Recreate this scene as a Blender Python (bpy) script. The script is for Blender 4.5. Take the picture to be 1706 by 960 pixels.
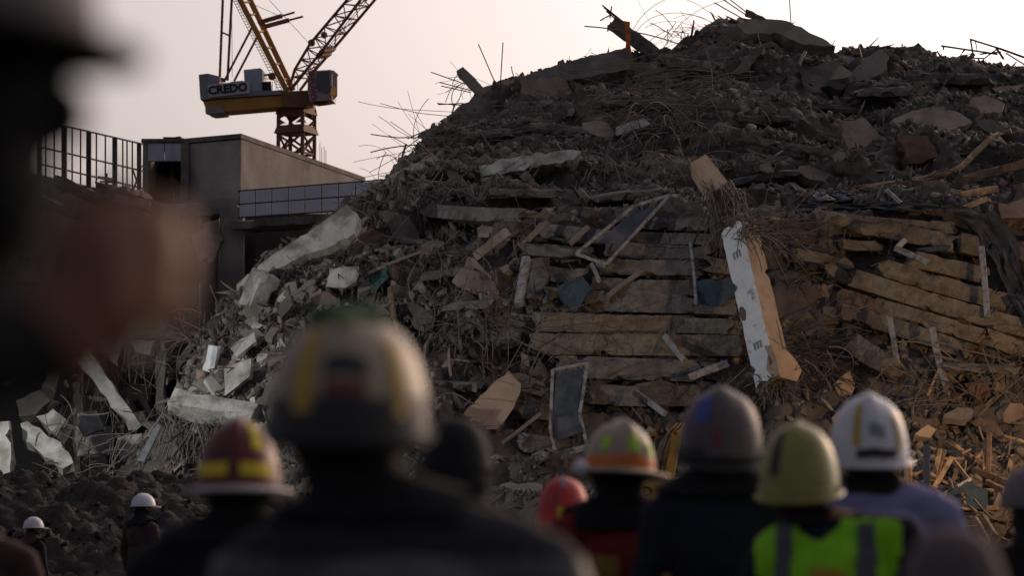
import bpy, bmesh, math, random
import numpy as np
from mathutils import Vector, Matrix, Euler, noise
from mathutils.bvhtree import BVHTree

for o in list(bpy.data.objects):
    bpy.data.objects.remove(o)
random.seed(7)
rng = np.random.default_rng(11)
scene = bpy.context.scene
COL = scene.collection
R = math.radians

# ------------------------------------------------------------------ camera
CAM_H = 1.4
PITCH = math.atan((895 - 480) / 4739.0)
F = 4739.0
cam = bpy.data.cameras.new('camera')
cam.lens = 100.0
cam.sensor_width = 36.0
cam.clip_start = 0.05
cam.clip_end = 3000
cam.dof.use_dof = True
cam.dof.focus_distance = 68.0
cam.dof.aperture_fstop = 2.8
cam_o = bpy.data.objects.new('camera', cam)
cam_o.location = (0, 0, CAM_H)
cam_o.rotation_euler = (math.pi / 2 + PITCH, 0, 0)
COL.objects.link(cam_o)
scene.camera = cam_o

# ------------------------------------------------------------------ sky, sun, exposure
SUN_EL, SUN_AZ = 16.0, 36.0        # degrees above the horizon, degrees right of the view
world = bpy.data.worlds.new('World')
scene.world = world
world.use_nodes = True
wnt = world.node_tree
bg = wnt.nodes['Background']
sky = wnt.nodes.new('ShaderNodeTexSky')
sky.sky_type = 'NISHITA'
sky.sun_disc = False
sky.sun_elevation = R(SUN_EL)
sky.sun_rotation = R(SUN_AZ)
sky.air_density = 0.2
sky.dust_density = 10.0
sky.ozone_density = 1.0
soft = wnt.nodes.new('ShaderNodeGamma')          # evens the sky a little, as thick city haze does
soft.inputs[1].default_value = 0.68
warm = wnt.nodes.new('ShaderNodeMix')
warm.data_type = 'RGBA'
warm.blend_type = 'MULTIPLY'
warm.inputs[0].default_value = 1.0
warm.inputs[7].default_value = (1.0, 0.915, 0.87, 1)
wnt.links.new(sky.outputs[0], soft.inputs[0])
wnt.links.new(soft.outputs[0], warm.inputs[6])
wnt.links.new(warm.outputs[2], bg.inputs[0])
bg.inputs[1].default_value = 0.15
sun = bpy.data.lights.new('sun', 'SUN')
sun.energy = 0.6
sun.angle = R(3.0)
sun.color = (1.0, 0.62, 0.36)
sun_o = bpy.data.objects.new('sun', sun)
sd = Vector((math.sin(R(SUN_AZ)) * math.cos(R(SUN_EL)), math.cos(R(SUN_AZ)) * math.cos(R(SUN_EL)), math.sin(R(SUN_EL))))
sun_o.rotation_euler = sd.to_track_quat('Z', 'Y').to_euler()
sun_o.location = sd * 200
COL.objects.link(sun_o)
vs = scene.view_settings
vs.view_transform = 'Standard'
vs.look = 'None'
vs.gamma = 1
vs.use_curve_mapping = False
vs.exposure = 0.78
scene.render.engine = 'CYCLES'
scene.cycles.use_denoising = True
scene.cycles.max_bounces = 5
scene.cycles.diffuse_bounces = 3

# ------------------------------------------------------------------ helpers
FWD = Vector((0, math.cos(PITCH), math.sin(PITCH)))
UPV = Vector((0, -math.sin(PITCH), math.cos(PITCH)))
CAMP = Vector((0, 0, CAM_H))


def ray(px, py):
    return FWD + Vector(((px - 853) / F, 0, 0)) + UPV * ((480 - py) / F)


def P(px, py, d):
    """The world point seen at photo pixel (px, py) at distance d along +Y."""
    r = ray(px, py)
    return CAMP + r * (d / r.y)


def tag(o, label=None, cat=None, group=None, kind=None):
    if label: o['label'] = label
    if cat:
        o['category'] = cat
        if not kind: kind = 'thing'
    if group: o['group'] = group
    if kind: o['kind'] = kind
    return o


def empty(name, loc, rz=0.0):
    o = bpy.data.objects.new(name, None)
    o.location = loc
    o.rotation_euler = (0, 0, rz)
    o.empty_display_size = 0.3
    COL.objects.link(o)
    return o


def link(name, me, parent=None, mw=None):
    """link a mesh whose vertices are in world space; origin moved to its centroid"""
    o = bpy.data.objects.new(name, me)
    COL.objects.link(o)
    if mw is None:
        n = len(me.vertices)
        co = np.empty(n * 3, np.float32)
        me.vertices.foreach_get('co', co)
        co = co.reshape(-1, 3)
        c = (co.min(0) + co.max(0)) / 2
        me.vertices.foreach_set('co', (co - c).ravel())
        mw = Matrix.Translation(Vector([float(v) for v in c]))
    if parent is not None:
        o.parent = parent
        o.matrix_parent_inverse = WORLD_INV(parent)
    o.matrix_basis = mw
    return o


def WORLD(o):
    m = Matrix.LocRotScale(o.location, o.rotation_euler, o.scale)
    if o.parent is not None:
        m = WORLD(o.parent) @ o.matrix_parent_inverse @ m
    return m


def WORLD_INV(o):
    return WORLD(o).inverted()


def mesh(name, verts, faces, mats, parent=None, smooth=False, fmat=None, mw=None):
    me = bpy.data.meshes.new(name)
    me.from_pydata([tuple(v) for v in verts], [], faces)
    for m in (mats if isinstance(mats, (list, tuple)) else [mats]):
        me.materials.append(m)
    if fmat is not None:
        me.polygons.foreach_set('material_index', fmat)
    if smooth:
        me.polygons.foreach_set('use_smooth', [True] * len(me.polygons))
    me.update()
    return link(name, me, parent, mw)


def bm_obj(name, bm, mats, parent=None, smooth=False, mw=None):
    me = bpy.data.meshes.new(name)
    bm.to_mesh(me)
    bm.free()
    for m in (mats if isinstance(mats, (list, tuple)) else [mats]):
        me.materials.append(m)
    if smooth:
        me.polygons.foreach_set('use_smooth', [True] * len(me.polygons))
    return link(name, me, parent, mw)


def tri_mesh(name, V, T, mats, fmat=None, parent=None, smooth=False):
    """fast builder: V (n,3), T (m,3) arrays"""
    me = bpy.data.meshes.new(name)
    me.vertices.add(len(V))
    me.vertices.foreach_set('co', np.asarray(V, np.float32).ravel())
    me.loops.add(len(T) * 3)
    me.loops.foreach_set('vertex_index', np.asarray(T, np.int32).ravel())
    me.polygons.add(len(T))
    me.polygons.foreach_set('loop_start', np.arange(0, len(T) * 3, 3, dtype=np.int32))
    me.polygons.foreach_set('loop_total', np.full(len(T), 3, np.int32))
    for m in (mats if isinstance(mats, (list, tuple)) else [mats]):
        me.materials.append(m)
    if fmat is not None:
        me.polygons.foreach_set('material_index', np.asarray(fmat, np.int32))
    if smooth:
        me.polygons.foreach_set('use_smooth', np.ones(len(T), bool))
    me.update(calc_edges=True)
    me.validate()
    return link(name, me, parent)


# ------------------------------------------------------------------ materials
MATS = {}


def mat(name, col, rough=0.85, metal=0.0, var=0.3, scale=2.0, bump=0.25, col2=None, mix_scale=0.8, mix_pos=(0.45, 0.62),
        bscale=None, spec=0.3, emit=None, coat=0.0):
    """principled with two noise layers of colour and a bump"""
    if name in MATS: return MATS[name]
    m = bpy.data.materials.new(name)
    m.use_nodes = True
    nt = m.node_tree
    b = nt.nodes['Principled BSDF']
    b.inputs['Roughness'].default_value = rough
    b.inputs['Metallic'].default_value = metal
    b.inputs['Specular IOR Level'].default_value = spec
    b.inputs['Coat Weight'].default_value = coat
    tc = nt.nodes.new('ShaderNodeNewGeometry')
    n1 = nt.nodes.new('ShaderNodeTexNoise')
    n1.inputs['Scale'].default_value = scale
    n1.inputs['Detail'].default_value = 8
    n1.inputs['Roughness'].default_value = 0.65
    nt.links.new(tc.outputs['Position'], n1.inputs['Vector'])
    rp = nt.nodes.new('ShaderNodeValToRGB')
    lo = [max(0, c * (1 - var)) for c in col]
    hi = [min(1, c * (1 + var)) for c in col]
    rp.color_ramp.elements[0].position = 0.3
    rp.color_ramp.elements[1].position = 0.7
    rp.color_ramp.elements[0].color = (*lo, 1)
    rp.color_ramp.elements[1].color = (*hi, 1)
    nt.links.new(n1.outputs['Fac'], rp.inputs['Fac'])
    out = rp.outputs['Color']
    if col2 is not None:
        n2 = nt.nodes.new('ShaderNodeTexNoise')
        n2.inputs['Scale'].default_value = mix_scale
        n2.inputs['Detail'].default_value = 6
        n2.inputs['Roughness'].default_value = 0.6
        nt.links.new(tc.outputs['Position'], n2.inputs['Vector'])
        r2 = nt.nodes.new('ShaderNodeValToRGB')
        r2.color_ramp.elements[0].position = mix_pos[0]
        r2.color_ramp.elements[1].position = mix_pos[1]
        nt.links.new(n2.outputs['Fac'], r2.inputs['Fac'])
        mx = nt.nodes.new('ShaderNodeMix')
        mx.data_type = 'RGBA'
        nt.links.new(r2.outputs['Color'], mx.inputs[0])
        nt.links.new(out, mx.inputs[6])
        mx.inputs[7].default_value = (*col2, 1)
        out = mx.outputs[2]
    nt.links.new(out, b.inputs['Base Color'])
    if bump > 0:
        n3 = nt.nodes.new('ShaderNodeTexNoise')
        n3.inputs['Scale'].default_value = bscale or scale * 6
        n3.inputs['Detail'].default_value = 6
        nt.links.new(tc.outputs['Position'], n3.inputs['Vector'])
        bp = nt.nodes.new('ShaderNodeBump')
        bp.inputs['Strength'].default_value = bump
        bp.inputs['Distance'].default_value = 0.05
        nt.links.new(n3.outputs['Fac'], bp.inputs['Height'])
        nt.links.new(bp.outputs['Normal'], b.inputs['Normal'])
    if emit:
        b.inputs['Emission Color'].default_value = (*emit[0], 1)
        b.inputs['Emission Strength'].default_value = emit[1]
    MATS[name] = m
    return m


M_RUBBLE = mat('rubble', (0.094, 0.077, 0.066), var=0.45, scale=1.6, bump=0.8, bscale=9, col2=(0.15, 0.13, 0.115), mix_scale=0.35)
M_EARTH = mat('earth', (0.032, 0.026, 0.023), var=0.4, scale=2.5, bump=0.8, bscale=10)
M_GROUND = mat('ground_dirt', (0.05, 0.042, 0.036), var=0.4, scale=0.7, bump=0.6, bscale=6)
M_CONC = mat('concrete', (0.24, 0.21, 0.18), var=0.3, scale=2.2, bump=0.35, bscale=18, col2=(0.15, 0.125, 0.105), mix_scale=1.1)
M_CONCD = mat('concrete_dark', (0.145, 0.128, 0.115), var=0.35, scale=2.2, bump=0.4, bscale=16, col2=(0.09, 0.075, 0.062), mix_scale=1.3)
M_SLAB = mat('slab_concrete', (0.205, 0.172, 0.135), var=0.4, scale=4.5, bump=0.7, bscale=22, col2=(0.105, 0.086, 0.068), mix_scale=2.6, mix_pos=(0.5, 0.68))
M_SLABG = mat('slab_grey', (0.165, 0.15, 0.138), var=0.4, scale=4.5, bump=0.55, bscale=20, col2=(0.10, 0.088, 0.078), mix_scale=2.2, mix_pos=(0.48, 0.66))
M_PALE = mat('pale_plaster', (0.43, 0.42, 0.385), var=0.25, scale=2.6, bump=0.35, bscale=14, col2=(0.19, 0.17, 0.145), mix_scale=1.9, mix_pos=(0.46, 0.64))
M_WHITE = mat('white_painted_column', (0.72, 0.73, 0.74), var=0.12, scale=3.5, bump=0.3, bscale=14, col2=(0.36, 0.34, 0.31), mix_scale=2.6, mix_pos=(0.58, 0.66))
M_BEIGE = mat('beige_concrete', (0.46, 0.34, 0.25), var=0.15, scale=2.0, bump=0.25, bscale=14, col2=(0.30, 0.21, 0.15), mix_scale=1.3, mix_pos=(0.52, 0.7))
M_PINK = mat('pinkish_plaster', (0.28, 0.215, 0.185), var=0.2, scale=2.0, bump=0.3, bscale=14, col2=(0.20, 0.15, 0.125), mix_scale=1.2)
M_BRICK = mat('orange_brick_dust', (0.15, 0.088, 0.06), var=0.3, scale=3.0, bump=0.4, bscale=14)
M_REBAR = mat('rusty_rebar', (0.17, 0.145, 0.13), rough=0.8, metal=0.15, var=0.5, scale=1.0, bump=0)
M_REBARD = mat('dark_rebar', (0.06, 0.05, 0.045), rough=0.8, var=0.4, scale=1.0, bump=0)
M_ALU = mat('aluminium', (0.36, 0.345, 0.34), rough=0.6, metal=0.1, var=0.3, scale=5.0, bump=0.2, col2=(0.15, 0.13, 0.115), mix_scale=5.0)
M_GLASS = mat('dusty_glass', (0.045, 0.055, 0.07), rough=0.35, var=0.5, scale=3.0, bump=0.05, col2=(0.10, 0.10, 0.105), mix_scale=2.2, spec=0.5)
M_BLUEP = mat('blue_sheet', (0.05, 0.075, 0.10), rough=0.7, var=0.4, scale=3.0, bump=0.2)
M_WOOD = mat('splintered_wood', (0.40, 0.28, 0.17), rough=0.8, var=0.35, scale=5.0, bump=0.3, col2=(0.22, 0.14, 0.085), mix_scale=3.0)
M_WOODD = mat('dark_wood', (0.17, 0.115, 0.08), rough=0.8, var=0.35, scale=5.0, bump=0.3)
M_CLOTH = mat('dark_tarp', (0.07, 0.07, 0.074), rough=0.95, var=0.35, scale=3.0, bump=0.4, bscale=20)
M_RAG = mat('brown_rag', (0.16, 0.085, 0.062), rough=0.95, var=0.4, scale=4.0, bump=0.4)
M_TEAL = mat('teal_rag', (0.05, 0.10, 0.10), rough=0.95, var=0.4, scale=4.0, bump=0.4)
M_ORANGE = mat('orange_strap', (0.55, 0.13, 0.03), rough=0.8, var=0.25, scale=4.0, bump=0.2)
M_BLDC = mat('building_concrete', (0.20, 0.175, 0.165), var=0.28, scale=1.1, bump=0.25, bscale=7, col2=(0.135, 0.112, 0.104), mix_scale=0.45, mix_pos=(0.42, 0.6))
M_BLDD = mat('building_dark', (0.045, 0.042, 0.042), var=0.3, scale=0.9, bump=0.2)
M_PANEL = mat('grey_blue_panel', (0.46, 0.45, 0.52), rough=0.85, var=0.12, scale=0.6, bump=0.03, spec=0.5)
M_STEEL = mat('dark_steel', (0.035, 0.032, 0.030), rough=0.6, metal=0.3, var=0.3, scale=1.5, bump=0)
M_RUSTST = mat('rusty_steel', (0.09, 0.05, 0.03), rough=0.7, var=0.3, scale=1.5, bump=0)
M_CRY = mat('crane_yellow', (0.46, 0.22, 0.05), rough=0.6, var=0.3, scale=0.6, bump=0.1)
M_CRB = mat('crane_rust_brown', (0.22, 0.10, 0.055), rough=0.7, var=0.35, scale=0.8, bump=0.1)
M_CRG = mat('crane_grey', (0.26, 0.25, 0.25), rough=0.6, var=0.2, scale=0.6, bump=0.05)
M_CRBLUE = mat('crane_blue_grey', (0.36, 0.40, 0.46), rough=0.6, var=0.15, scale=0.6, bump=0.05)
M_SIGN = mat('sign_grey', (0.50, 0.49, 0.49), rough=0.6, var=0.12, scale=1.0, bump=0)
M_BLACK = mat('black_paint', (0.015, 0.015, 0.016), rough=0.7, var=0.2, scale=3.0, bump=0)
M_RED = mat('red_letter_paint', (0.30, 0.04, 0.04), rough=0.6, var=0.2, scale=3.0, bump=0)
M_CABG = mat('cab_cream', (0.34, 0.25, 0.23), rough=0.5, var=0.12, scale=0.8, bump=0)
M_CABWIN = mat('cab_window', (0.05, 0.045, 0.05), rough=0.12, var=0.1, scale=0.8, bump=0, spec=0.6)
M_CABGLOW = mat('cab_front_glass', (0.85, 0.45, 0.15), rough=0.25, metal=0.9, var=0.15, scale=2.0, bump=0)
M_YEL = mat('excavator_yellow', (0.50, 0.27, 0.045), rough=0.5, var=0.2, scale=2.0, bump=0.05)
M_TRACK = mat('rubber_track', (0.02, 0.02, 0.02), rough=0.9, var=0.3, scale=3.0, bump=0.3)


# ------------------------------------------------------------------ shape helpers
def tube_pts(pts, r0, r1=None, sides=5):
    """a tube along world points; returns V, F(quads)"""
    r1 = r0 if r1 is None else r1
    n = len(pts)
    V, Fc = [], []
    up = Vector((0.12, 0.2, 1)).normalized()
    for i, p in enumerate(pts):
        a = pts[max(0, i - 1)]
        b = pts[min(n - 1, i + 1)]
        t = (b - a)
        t = t.normalized() if t.length > 1e-9 else Vector((0, 0, 1))
        u = t.cross(up)
        if u.length < 0.05: u = t.cross(Vector((1, 0, 0)))
        u.normalize()
        w = t.cross(u)
        r = r0 + (r1 - r0) * i / max(1, n - 1)
        for k in range(sides):
            an = 2 * math.pi * k / sides
            V.append(p + u * (math.cos(an) * r) + w * (math.sin(an) * r))
    for i in range(n - 1):
        for k in range(sides):
            a = i * sides + k
            b = i * sides + (k + 1) % sides
            Fc.append((a, b, b + sides, a + sides))
    Fc.append(tuple(range(sides - 1, -1, -1)))
    Fc.append(tuple(range((n - 1) * sides, n * sides)))
    return V, Fc


def tube(name, pts, r, m, parent=None, r1=None, sides=6):
    V, Fc = tube_pts([Vector(p) for p in pts], r, r1, sides)
    return mesh(name, V, Fc, m, parent, smooth=sides > 4)


def lattice_box(L, W, H, nx, ny, nz):
    idx, V, Fc = {}, [], []

    def vid(i, j, k):
        key = (i, j, k)
        if key not in idx:
            idx[key] = len(V)
            V.append([(i / nx - 0.5) * L, (j / ny - 0.5) * W, (k / nz - 0.5) * H])
        return idx[key]
    for i in range(nx):
        for j in range(ny):
            Fc.append((vid(i, j, 0), vid(i, j + 1, 0), vid(i + 1, j + 1, 0), vid(i + 1, j, 0)))
            Fc.append((vid(i, j, nz), vid(i + 1, j, nz), vid(i + 1, j + 1, nz), vid(i, j + 1, nz)))
    for i in range(nx):
        for k in range(nz):
            Fc.append((vid(i, 0, k), vid(i + 1, 0, k), vid(i + 1, 0, k + 1), vid(i, 0, k + 1)))
            Fc.append((vid(i, ny, k), vid(i, ny, k + 1), vid(i + 1, ny, k + 1), vid(i + 1, ny, k)))
    for j in range(ny):
        for k in range(nz):
            Fc.append((vid(0, j, k), vid(0, j, k + 1), vid(0, j + 1, k + 1), vid(0, j + 1, k)))
            Fc.append((vid(nx, j, k), vid(nx, j + 1, k), vid(nx, j + 1, k + 1), vid(nx, j, k + 1)))
    return V, Fc, idx


def frame_mat(A, B, side_hint):
    """matrix with local X along A->B and local Y near side_hint"""
    x = (B - A).normalized()
    y = side_hint - x * side_hint.dot(x)
    y.normalize()
    z = x.cross(y)
    m = Matrix((x, y, z)).transposed().to_4x4()
    m.translation = (A + B) / 2
    return m


def rough_beam(name, A, B, W, H, m, hint=Vector((0, 1, 0)), rough=0.03, jag=0.12, chip=0.05, step=0.22, parent=None,
               fmat_fn=None, low=1.0, sag=0.0, front=0.0):
    """broken concrete beam: W along hint, H across; uneven faces, ragged ends, chipped arrises"""
    L = (B - A).length
    nx = max(2, int(L / step))
    ny = max(1, min(6, int(W / step)))
    nz = max(1, min(5, int(H / (step * 0.7))))
    V, Fc, idx = lattice_box(L, W, H, nx, ny, nz)
    sd_ = Vector((random.uniform(-50, 50), random.uniform(-50, 50), random.uniform(-50, 50)))
    out = [None] * len(V)
    for (i, j, k), n in idx.items():
        v = Vector(V[n])
        q = v + sd_
        d = noise.noise_vector(q * 2.1) * (rough * low) + noise.noise_vector(q * 7.0) * (rough * 0.7)
        if i in (0, nx):
            d.x += noise.noise(Vector((q.y * 3.1, q.z * 4.3, sd_.x))) * jag * 1.5
        e = (j in (0, ny)) + (k in (0, nz)) + (i in (0, nx))
        if e >= 2:
            c = max(0, noise.noise(q * 3.3) - 0.30 + 0.45 * low) * chip * (4.0 - 1.6 * low) + abs(noise.noise(q * 11)) * chip * .25
            if j in (0, ny): d.y -= math.copysign(c, v.y)
            if k in (0, nz): d.z -= math.copysign(c, v.z)
        if front and j == 0:
            d.y += (noise.noise(q * 1.6) * .9 + noise.noise(q * 5.0) * .7 + max(0, noise.noise(q * 2.6 + Vector((5, 5, 5))) - .3) * 2.5) * front
        if sag:
            d.z -= sag * (1 - (2 * v.x / L) ** 2)
        out[n] = v + d
    mw = frame_mat(A, B, hint)
    fm = None
    if fmat_fn:
        fm = []
        for f in Fc:
            c = sum((Vector(V[q]) for q in f), Vector()) / len(f)
            fm.append(fmat_fn(c.x / L, c.y / W, c.z / H))
    return mesh(name, out, Fc, m, parent, fmat=fm, mw=mw)


def bar(name, A, B, w, h, m, hint=Vector((0, 1, 0)), parent=None, bend=0.0):
    """straight sawn or rolled bar with small arris cut (8-sided section), slightly bowed"""
    A = Vector(A); B = Vector(B)
    mw = frame_mat(A, B, hint)
    L = (B - A).length
    c = min(w, h) * 0.12
    sec = [(-w / 2 + c, -h / 2), (w / 2 - c, -h / 2), (w / 2, -h / 2 + c), (w / 2, h / 2 - c), (w / 2 - c, h / 2), (-w / 2 + c, h / 2),
           (-w / 2, h / 2 - c), (-w / 2, -h / 2 + c)]
    ns = 5 if bend else 2
    V, Fc = [], []
    for i in range(ns):
        t = i / (ns - 1)
        off = bend * (1 - (2 * t - 1) ** 2)
        for (a, b) in sec:
            V.append((-L / 2 + L * t, a, b + off))
    for i in range(ns - 1):
        for k in range(8):
            Fc.append((i * 8 + k, i * 8 + (k + 1) % 8, (i + 1) * 8 + (k + 1) % 8, (i + 1) * 8 + k))
    Fc.append(tuple(range(7, -1, -1)))
    Fc.append(tuple(range((ns - 1) * 8, ns * 8)))
    return mesh(name, V, Fc, m, parent, mw=mw)


def plate(name, pts, d, nrm, thick, m, jag=0.0, parent=None, step=0.16, back=None):
    """slab with the outline pts (photo pixels) on the plane through the outline's centre at distance d with
    normal nrm, extruded away by thick; ragged outline when jag > 0"""
    nrm = Vector(nrm).normalized()
    cx = sum(p[0] for p in pts) / len(pts)
    cy = sum(p[1] for p in pts) / len(pts)
    c = P(cx, cy, d)
    W = []
    for (px, py) in pts:
        r = ray(px, py)
        t = (c - CAMP).dot(nrm) / r.dot(nrm)
        W.append(CAMP + r * t)
    if jag > 0:
        Q = []
        for i, a in enumerate(W):
            b = W[(i + 1) % len(W)]
            n = max(1, int((b - a).length / step))
            e = (b - a).normalized()
            o = e.cross(nrm)
            for k in range(n):
                p = a.lerp(b, k / n)
                if k: p = p + o * random.gauss(0, jag) + e * random.gauss(0, jag * 0.5)
                Q.append(p)
        W = Q
    ext = -nrm * thick if back is None else Vector(back)
    bm = bmesh.new()
    f = [bm.verts.new(p) for p in W]
    bk = [bm.verts.new(p + ext + (Vector((random.gauss(0, jag), random.gauss(0, jag), random.gauss(0, jag))) if jag else Vector())) for p in W]
    n = len(W)
    face = bm.faces.new(f)
    bf = bm.faces.new(bk[::-1])
    for i in range(n):
        bm.faces.new((f[i], bk[i], bk[(i + 1) % n], f[(i + 1) % n]))
    bmesh.ops.triangulate(bm, faces=[face, bf])
    bmesh.ops.recalc_face_normals(bm, faces=bm.faces)
    return bm_obj(name, bm, m, parent)


def box(name, lo, hi, m, parent=None, mw=None, bevel=0.0):
    bm = bmesh.new()
    bmesh.ops.create_cube(bm, size=1)
    for v in bm.verts:
        v.co = Vector([lo[i] + (v.co[i] + 0.5) * (hi[i] - lo[i]) for i in range(3)])
    if bevel:
        bmesh.ops.bevel(bm, geom=bm.edges[:], offset=bevel, segments=2, affect='EDGES', profile=0.6)
    return bm_obj(name, bm, m, parent, mw=mw)


def text_mesh(name, s, size, m, mw, parent=None, extrude=0.01, align='CENTER', shear=0.0, bold=0.0):
    cu = bpy.data.curves.new(name, 'FONT')
    cu.body = s
    cu.size = size
    cu.extrude = extrude
    cu.align_x = align
    cu.align_y = 'CENTER'
    cu.shear = shear
    cu.offset = bold
    cu.resolution_u = 2
    t = bpy.data.objects.new(name, cu)
    COL.objects.link(t)
    dg = bpy.context.evaluated_depsgraph_get()
    me = bpy.data.meshes.new_from_object(t.evaluated_get(dg))
    bpy.data.objects.remove(t)
    bpy.data.curves.remove(cu)
    me.name = name
    me.materials.clear()
    me.materials.append(m)
    return link(name, me, parent, mw)


def face_mat(loc, xdir, nrm):
    """matrix for flat lettering: local X along xdir, local Z along nrm"""
    x = Vector(xdir).normalized()
    z = Vector(nrm)
    z = (z - x * z.dot(x)).normalized()
    y = z.cross(x)
    m = Matrix((x, y, z)).transposed().to_4x4()
    m.translation = loc
    return m

# ================================================================== SETTING
def grid_mesh(name, f, nu, nv, m, smooth=True):
    """f(i, j) -> Vector for 0..nu, 0..nv"""
    V = np.empty(((nu + 1) * (nv + 1), 3), np.float32)
    k = 0
    for i in range(nu + 1):
        for j in range(nv + 1):
            V[k] = f(i, j)
            k += 1
    I, J = np.meshgrid(np.arange(nu), np.arange(nv), indexing='ij')
    a = (I * (nv + 1) + J).ravel()
    b = a + (nv + 1)
    T = np.concatenate([np.stack([a, b, b + 1], 1), np.stack([a, b + 1, a + 1], 1)])
    return V, T


# ground sheet, out to the horizon
def ground_pt(i, j):
    s = lambda t: math.copysign(abs(t) ** 2.2, t)
    x = s(i / 60 - 1) * 1500
    y = s(j / 60 - 1) * 1500 + 40
    z = noise.noise(Vector((x * 0.12, y * 0.12, 0))) * 0.12 if abs(x) < 120 and abs(y) < 160 else 0.0
    return (x, y, z - 0.06)


V, T = grid_mesh('ground', ground_pt, 120, 120, M_GROUND)
tag(tri_mesh('ground', V, T, M_GROUND, smooth=True), kind='structure')

# ---- the rubble mound: a fan of profiles (photo column: list of (row, distance)) from toe to crest
PROF = {
    120: [(1010, 60), (960, 61), (880, 62), (840, 63), (820, 64), (800, 65), (795, 66)],
    200: [(1010, 60), (930, 60.5), (860, 61), (830, 62), (810, 62.6), (796, 63.3), (786, 64)],
    290: [(1010, 58.5), (880, 60), (780, 61.2), (740, 61.8), (710, 62.2), (690, 62.6), (668, 63.2)],
    350: [(1010, 58), (860, 59.6), (760, 60.8), (690, 61.6), (640, 62.4), (580, 63.6), (528, 65)],
    400: [(1010, 57.5), (850, 59.2), (740, 60.4), (660, 61.6), (590, 62.8), (520, 64.6), (470, 66.5)],
    470: [(1010, 57), (850, 58.8), (720, 60.2), (620, 62), (540, 63.6), (460, 66), (405, 68.5)],
    580: [(1010, 57), (850, 58.6), (720, 60.5), (600, 62.8), (500, 65), (420, 67.4), (345, 70.5)],
    650: [(1010, 57), (850, 58.6), (720, 60.5), (600, 63), (470, 66), (350, 69.5), (292, 74)],
    740: [(1010, 57), (850, 58.4), (720, 61), (600, 63.4), (430, 66.5), (320, 70), (195, 80)],
    800: [(1010, 57), (850, 58.4), (720, 61.6), (600, 63.8), (400, 66.8), (310, 70.5), (152, 83)],
    860: [(1010, 57), (850, 58.4), (720, 62.2), (600, 64.2), (370, 66.8), (310, 70.5), (128, 85)],
    1040: [(1010, 54), (880, 56.4), (760, 62.4), (600, 64.6), (355, 66.8), (310, 70.5), (86, 87)],
    1105: [(1010, 54), (880, 56.4), (760, 62.4), (600, 64.6), (365, 66.8), (310, 70.5), (86, 87.5)],
    1172: [(1010, 54), (880, 56.5), (750, 62.2), (600, 64.6), (370, 66.8), (310, 70.5), (54, 88)],
    1150: [(1010, 54), (880, 56.4), (760, 62.4), (600, 64.6), (370, 66.8), (310, 70.5), (70, 88)],
    1200: [(1010, 54), (880, 56.6), (740, 62), (600, 64.6), (370, 66.8), (310, 70.5), (34, 88)],
    1260: [(1010, 56), (870, 57.6), (740, 62), (600, 64.6), (370, 66.8), (310, 70.5), (34, 88)],
    1390: [(1010, 56), (870, 57.6), (740, 61.6), (610, 64.4), (360, 66.8), (300, 70.5), (80, 87)],
    1430: [(1010, 56), (870, 57.6), (740, 61.4), (620, 64), (350, 67), (300, 70.5), (76, 87)],
    1570: [(1010, 55.5), (880, 57), (750, 60.8), (630, 63.6), (345, 67), (290, 71), (94, 86)],
    1706: [(1010, 55.5), (890, 57), (760, 60.6), (640, 63.4), (345, 67), (285, 71), (104, 86)],
    1900: [(1010, 56), (890, 58), (770, 61), (650, 64), (380, 68), (320, 72), (150, 86)],
    2200: [(1010, 58), (960, 60), (890, 63), (830, 66), (700, 70), (620, 75), (560, 84)],
    2400: [(1012, 66), (1010, 67), (1005, 68), (1000, 70), (990, 74), (985, 78), (980, 84)],
}
PCOLS = sorted(PROF)
PA = np.array([PROF[c] for c in PCOLS], float)      # (ncol, 7, 2)


def prof_at(px):
    out = np.empty((7, 2))
    for k in range(7):
        out[k, 0] = np.interp(px, PCOLS, PA[:, k, 0])
        out[k, 1] = np.interp(px, PCOLS, PA[:, k, 1])
    return out


NU, NV = 400, 300


def rock_disp(p, amp):
    q = p * 0.55
    a = noise.fractal(q, 0.9, 2.1, 5) * 0.55
    c = noise.voronoi(p * 1.7)[0]
    b = (c[1] - c[0]) * 0.5
    c2 = noise.voronoi(p * 4.1 + Vector((7, 3, 1)))[0]
    b2 = (c2[1] - c2[0]) * 0.22
    l = noise.noise(Vector((p.x * 0.28, p.y * 0.22, p.z * 1.35))) + 0.5 * noise.noise(Vector((p.x * 0.7 + 9, p.y * 0.5, p.z * 3.1)))
    l = math.copysign(abs(l) ** 0.65, l) * (0.42 + 0.24 * min(1.0, max(0.0, (p.z - 8.0) / 3.0)))
    return (a * 0.9 + b * 0.8 + b2 + l - 0.2) * amp


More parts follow.
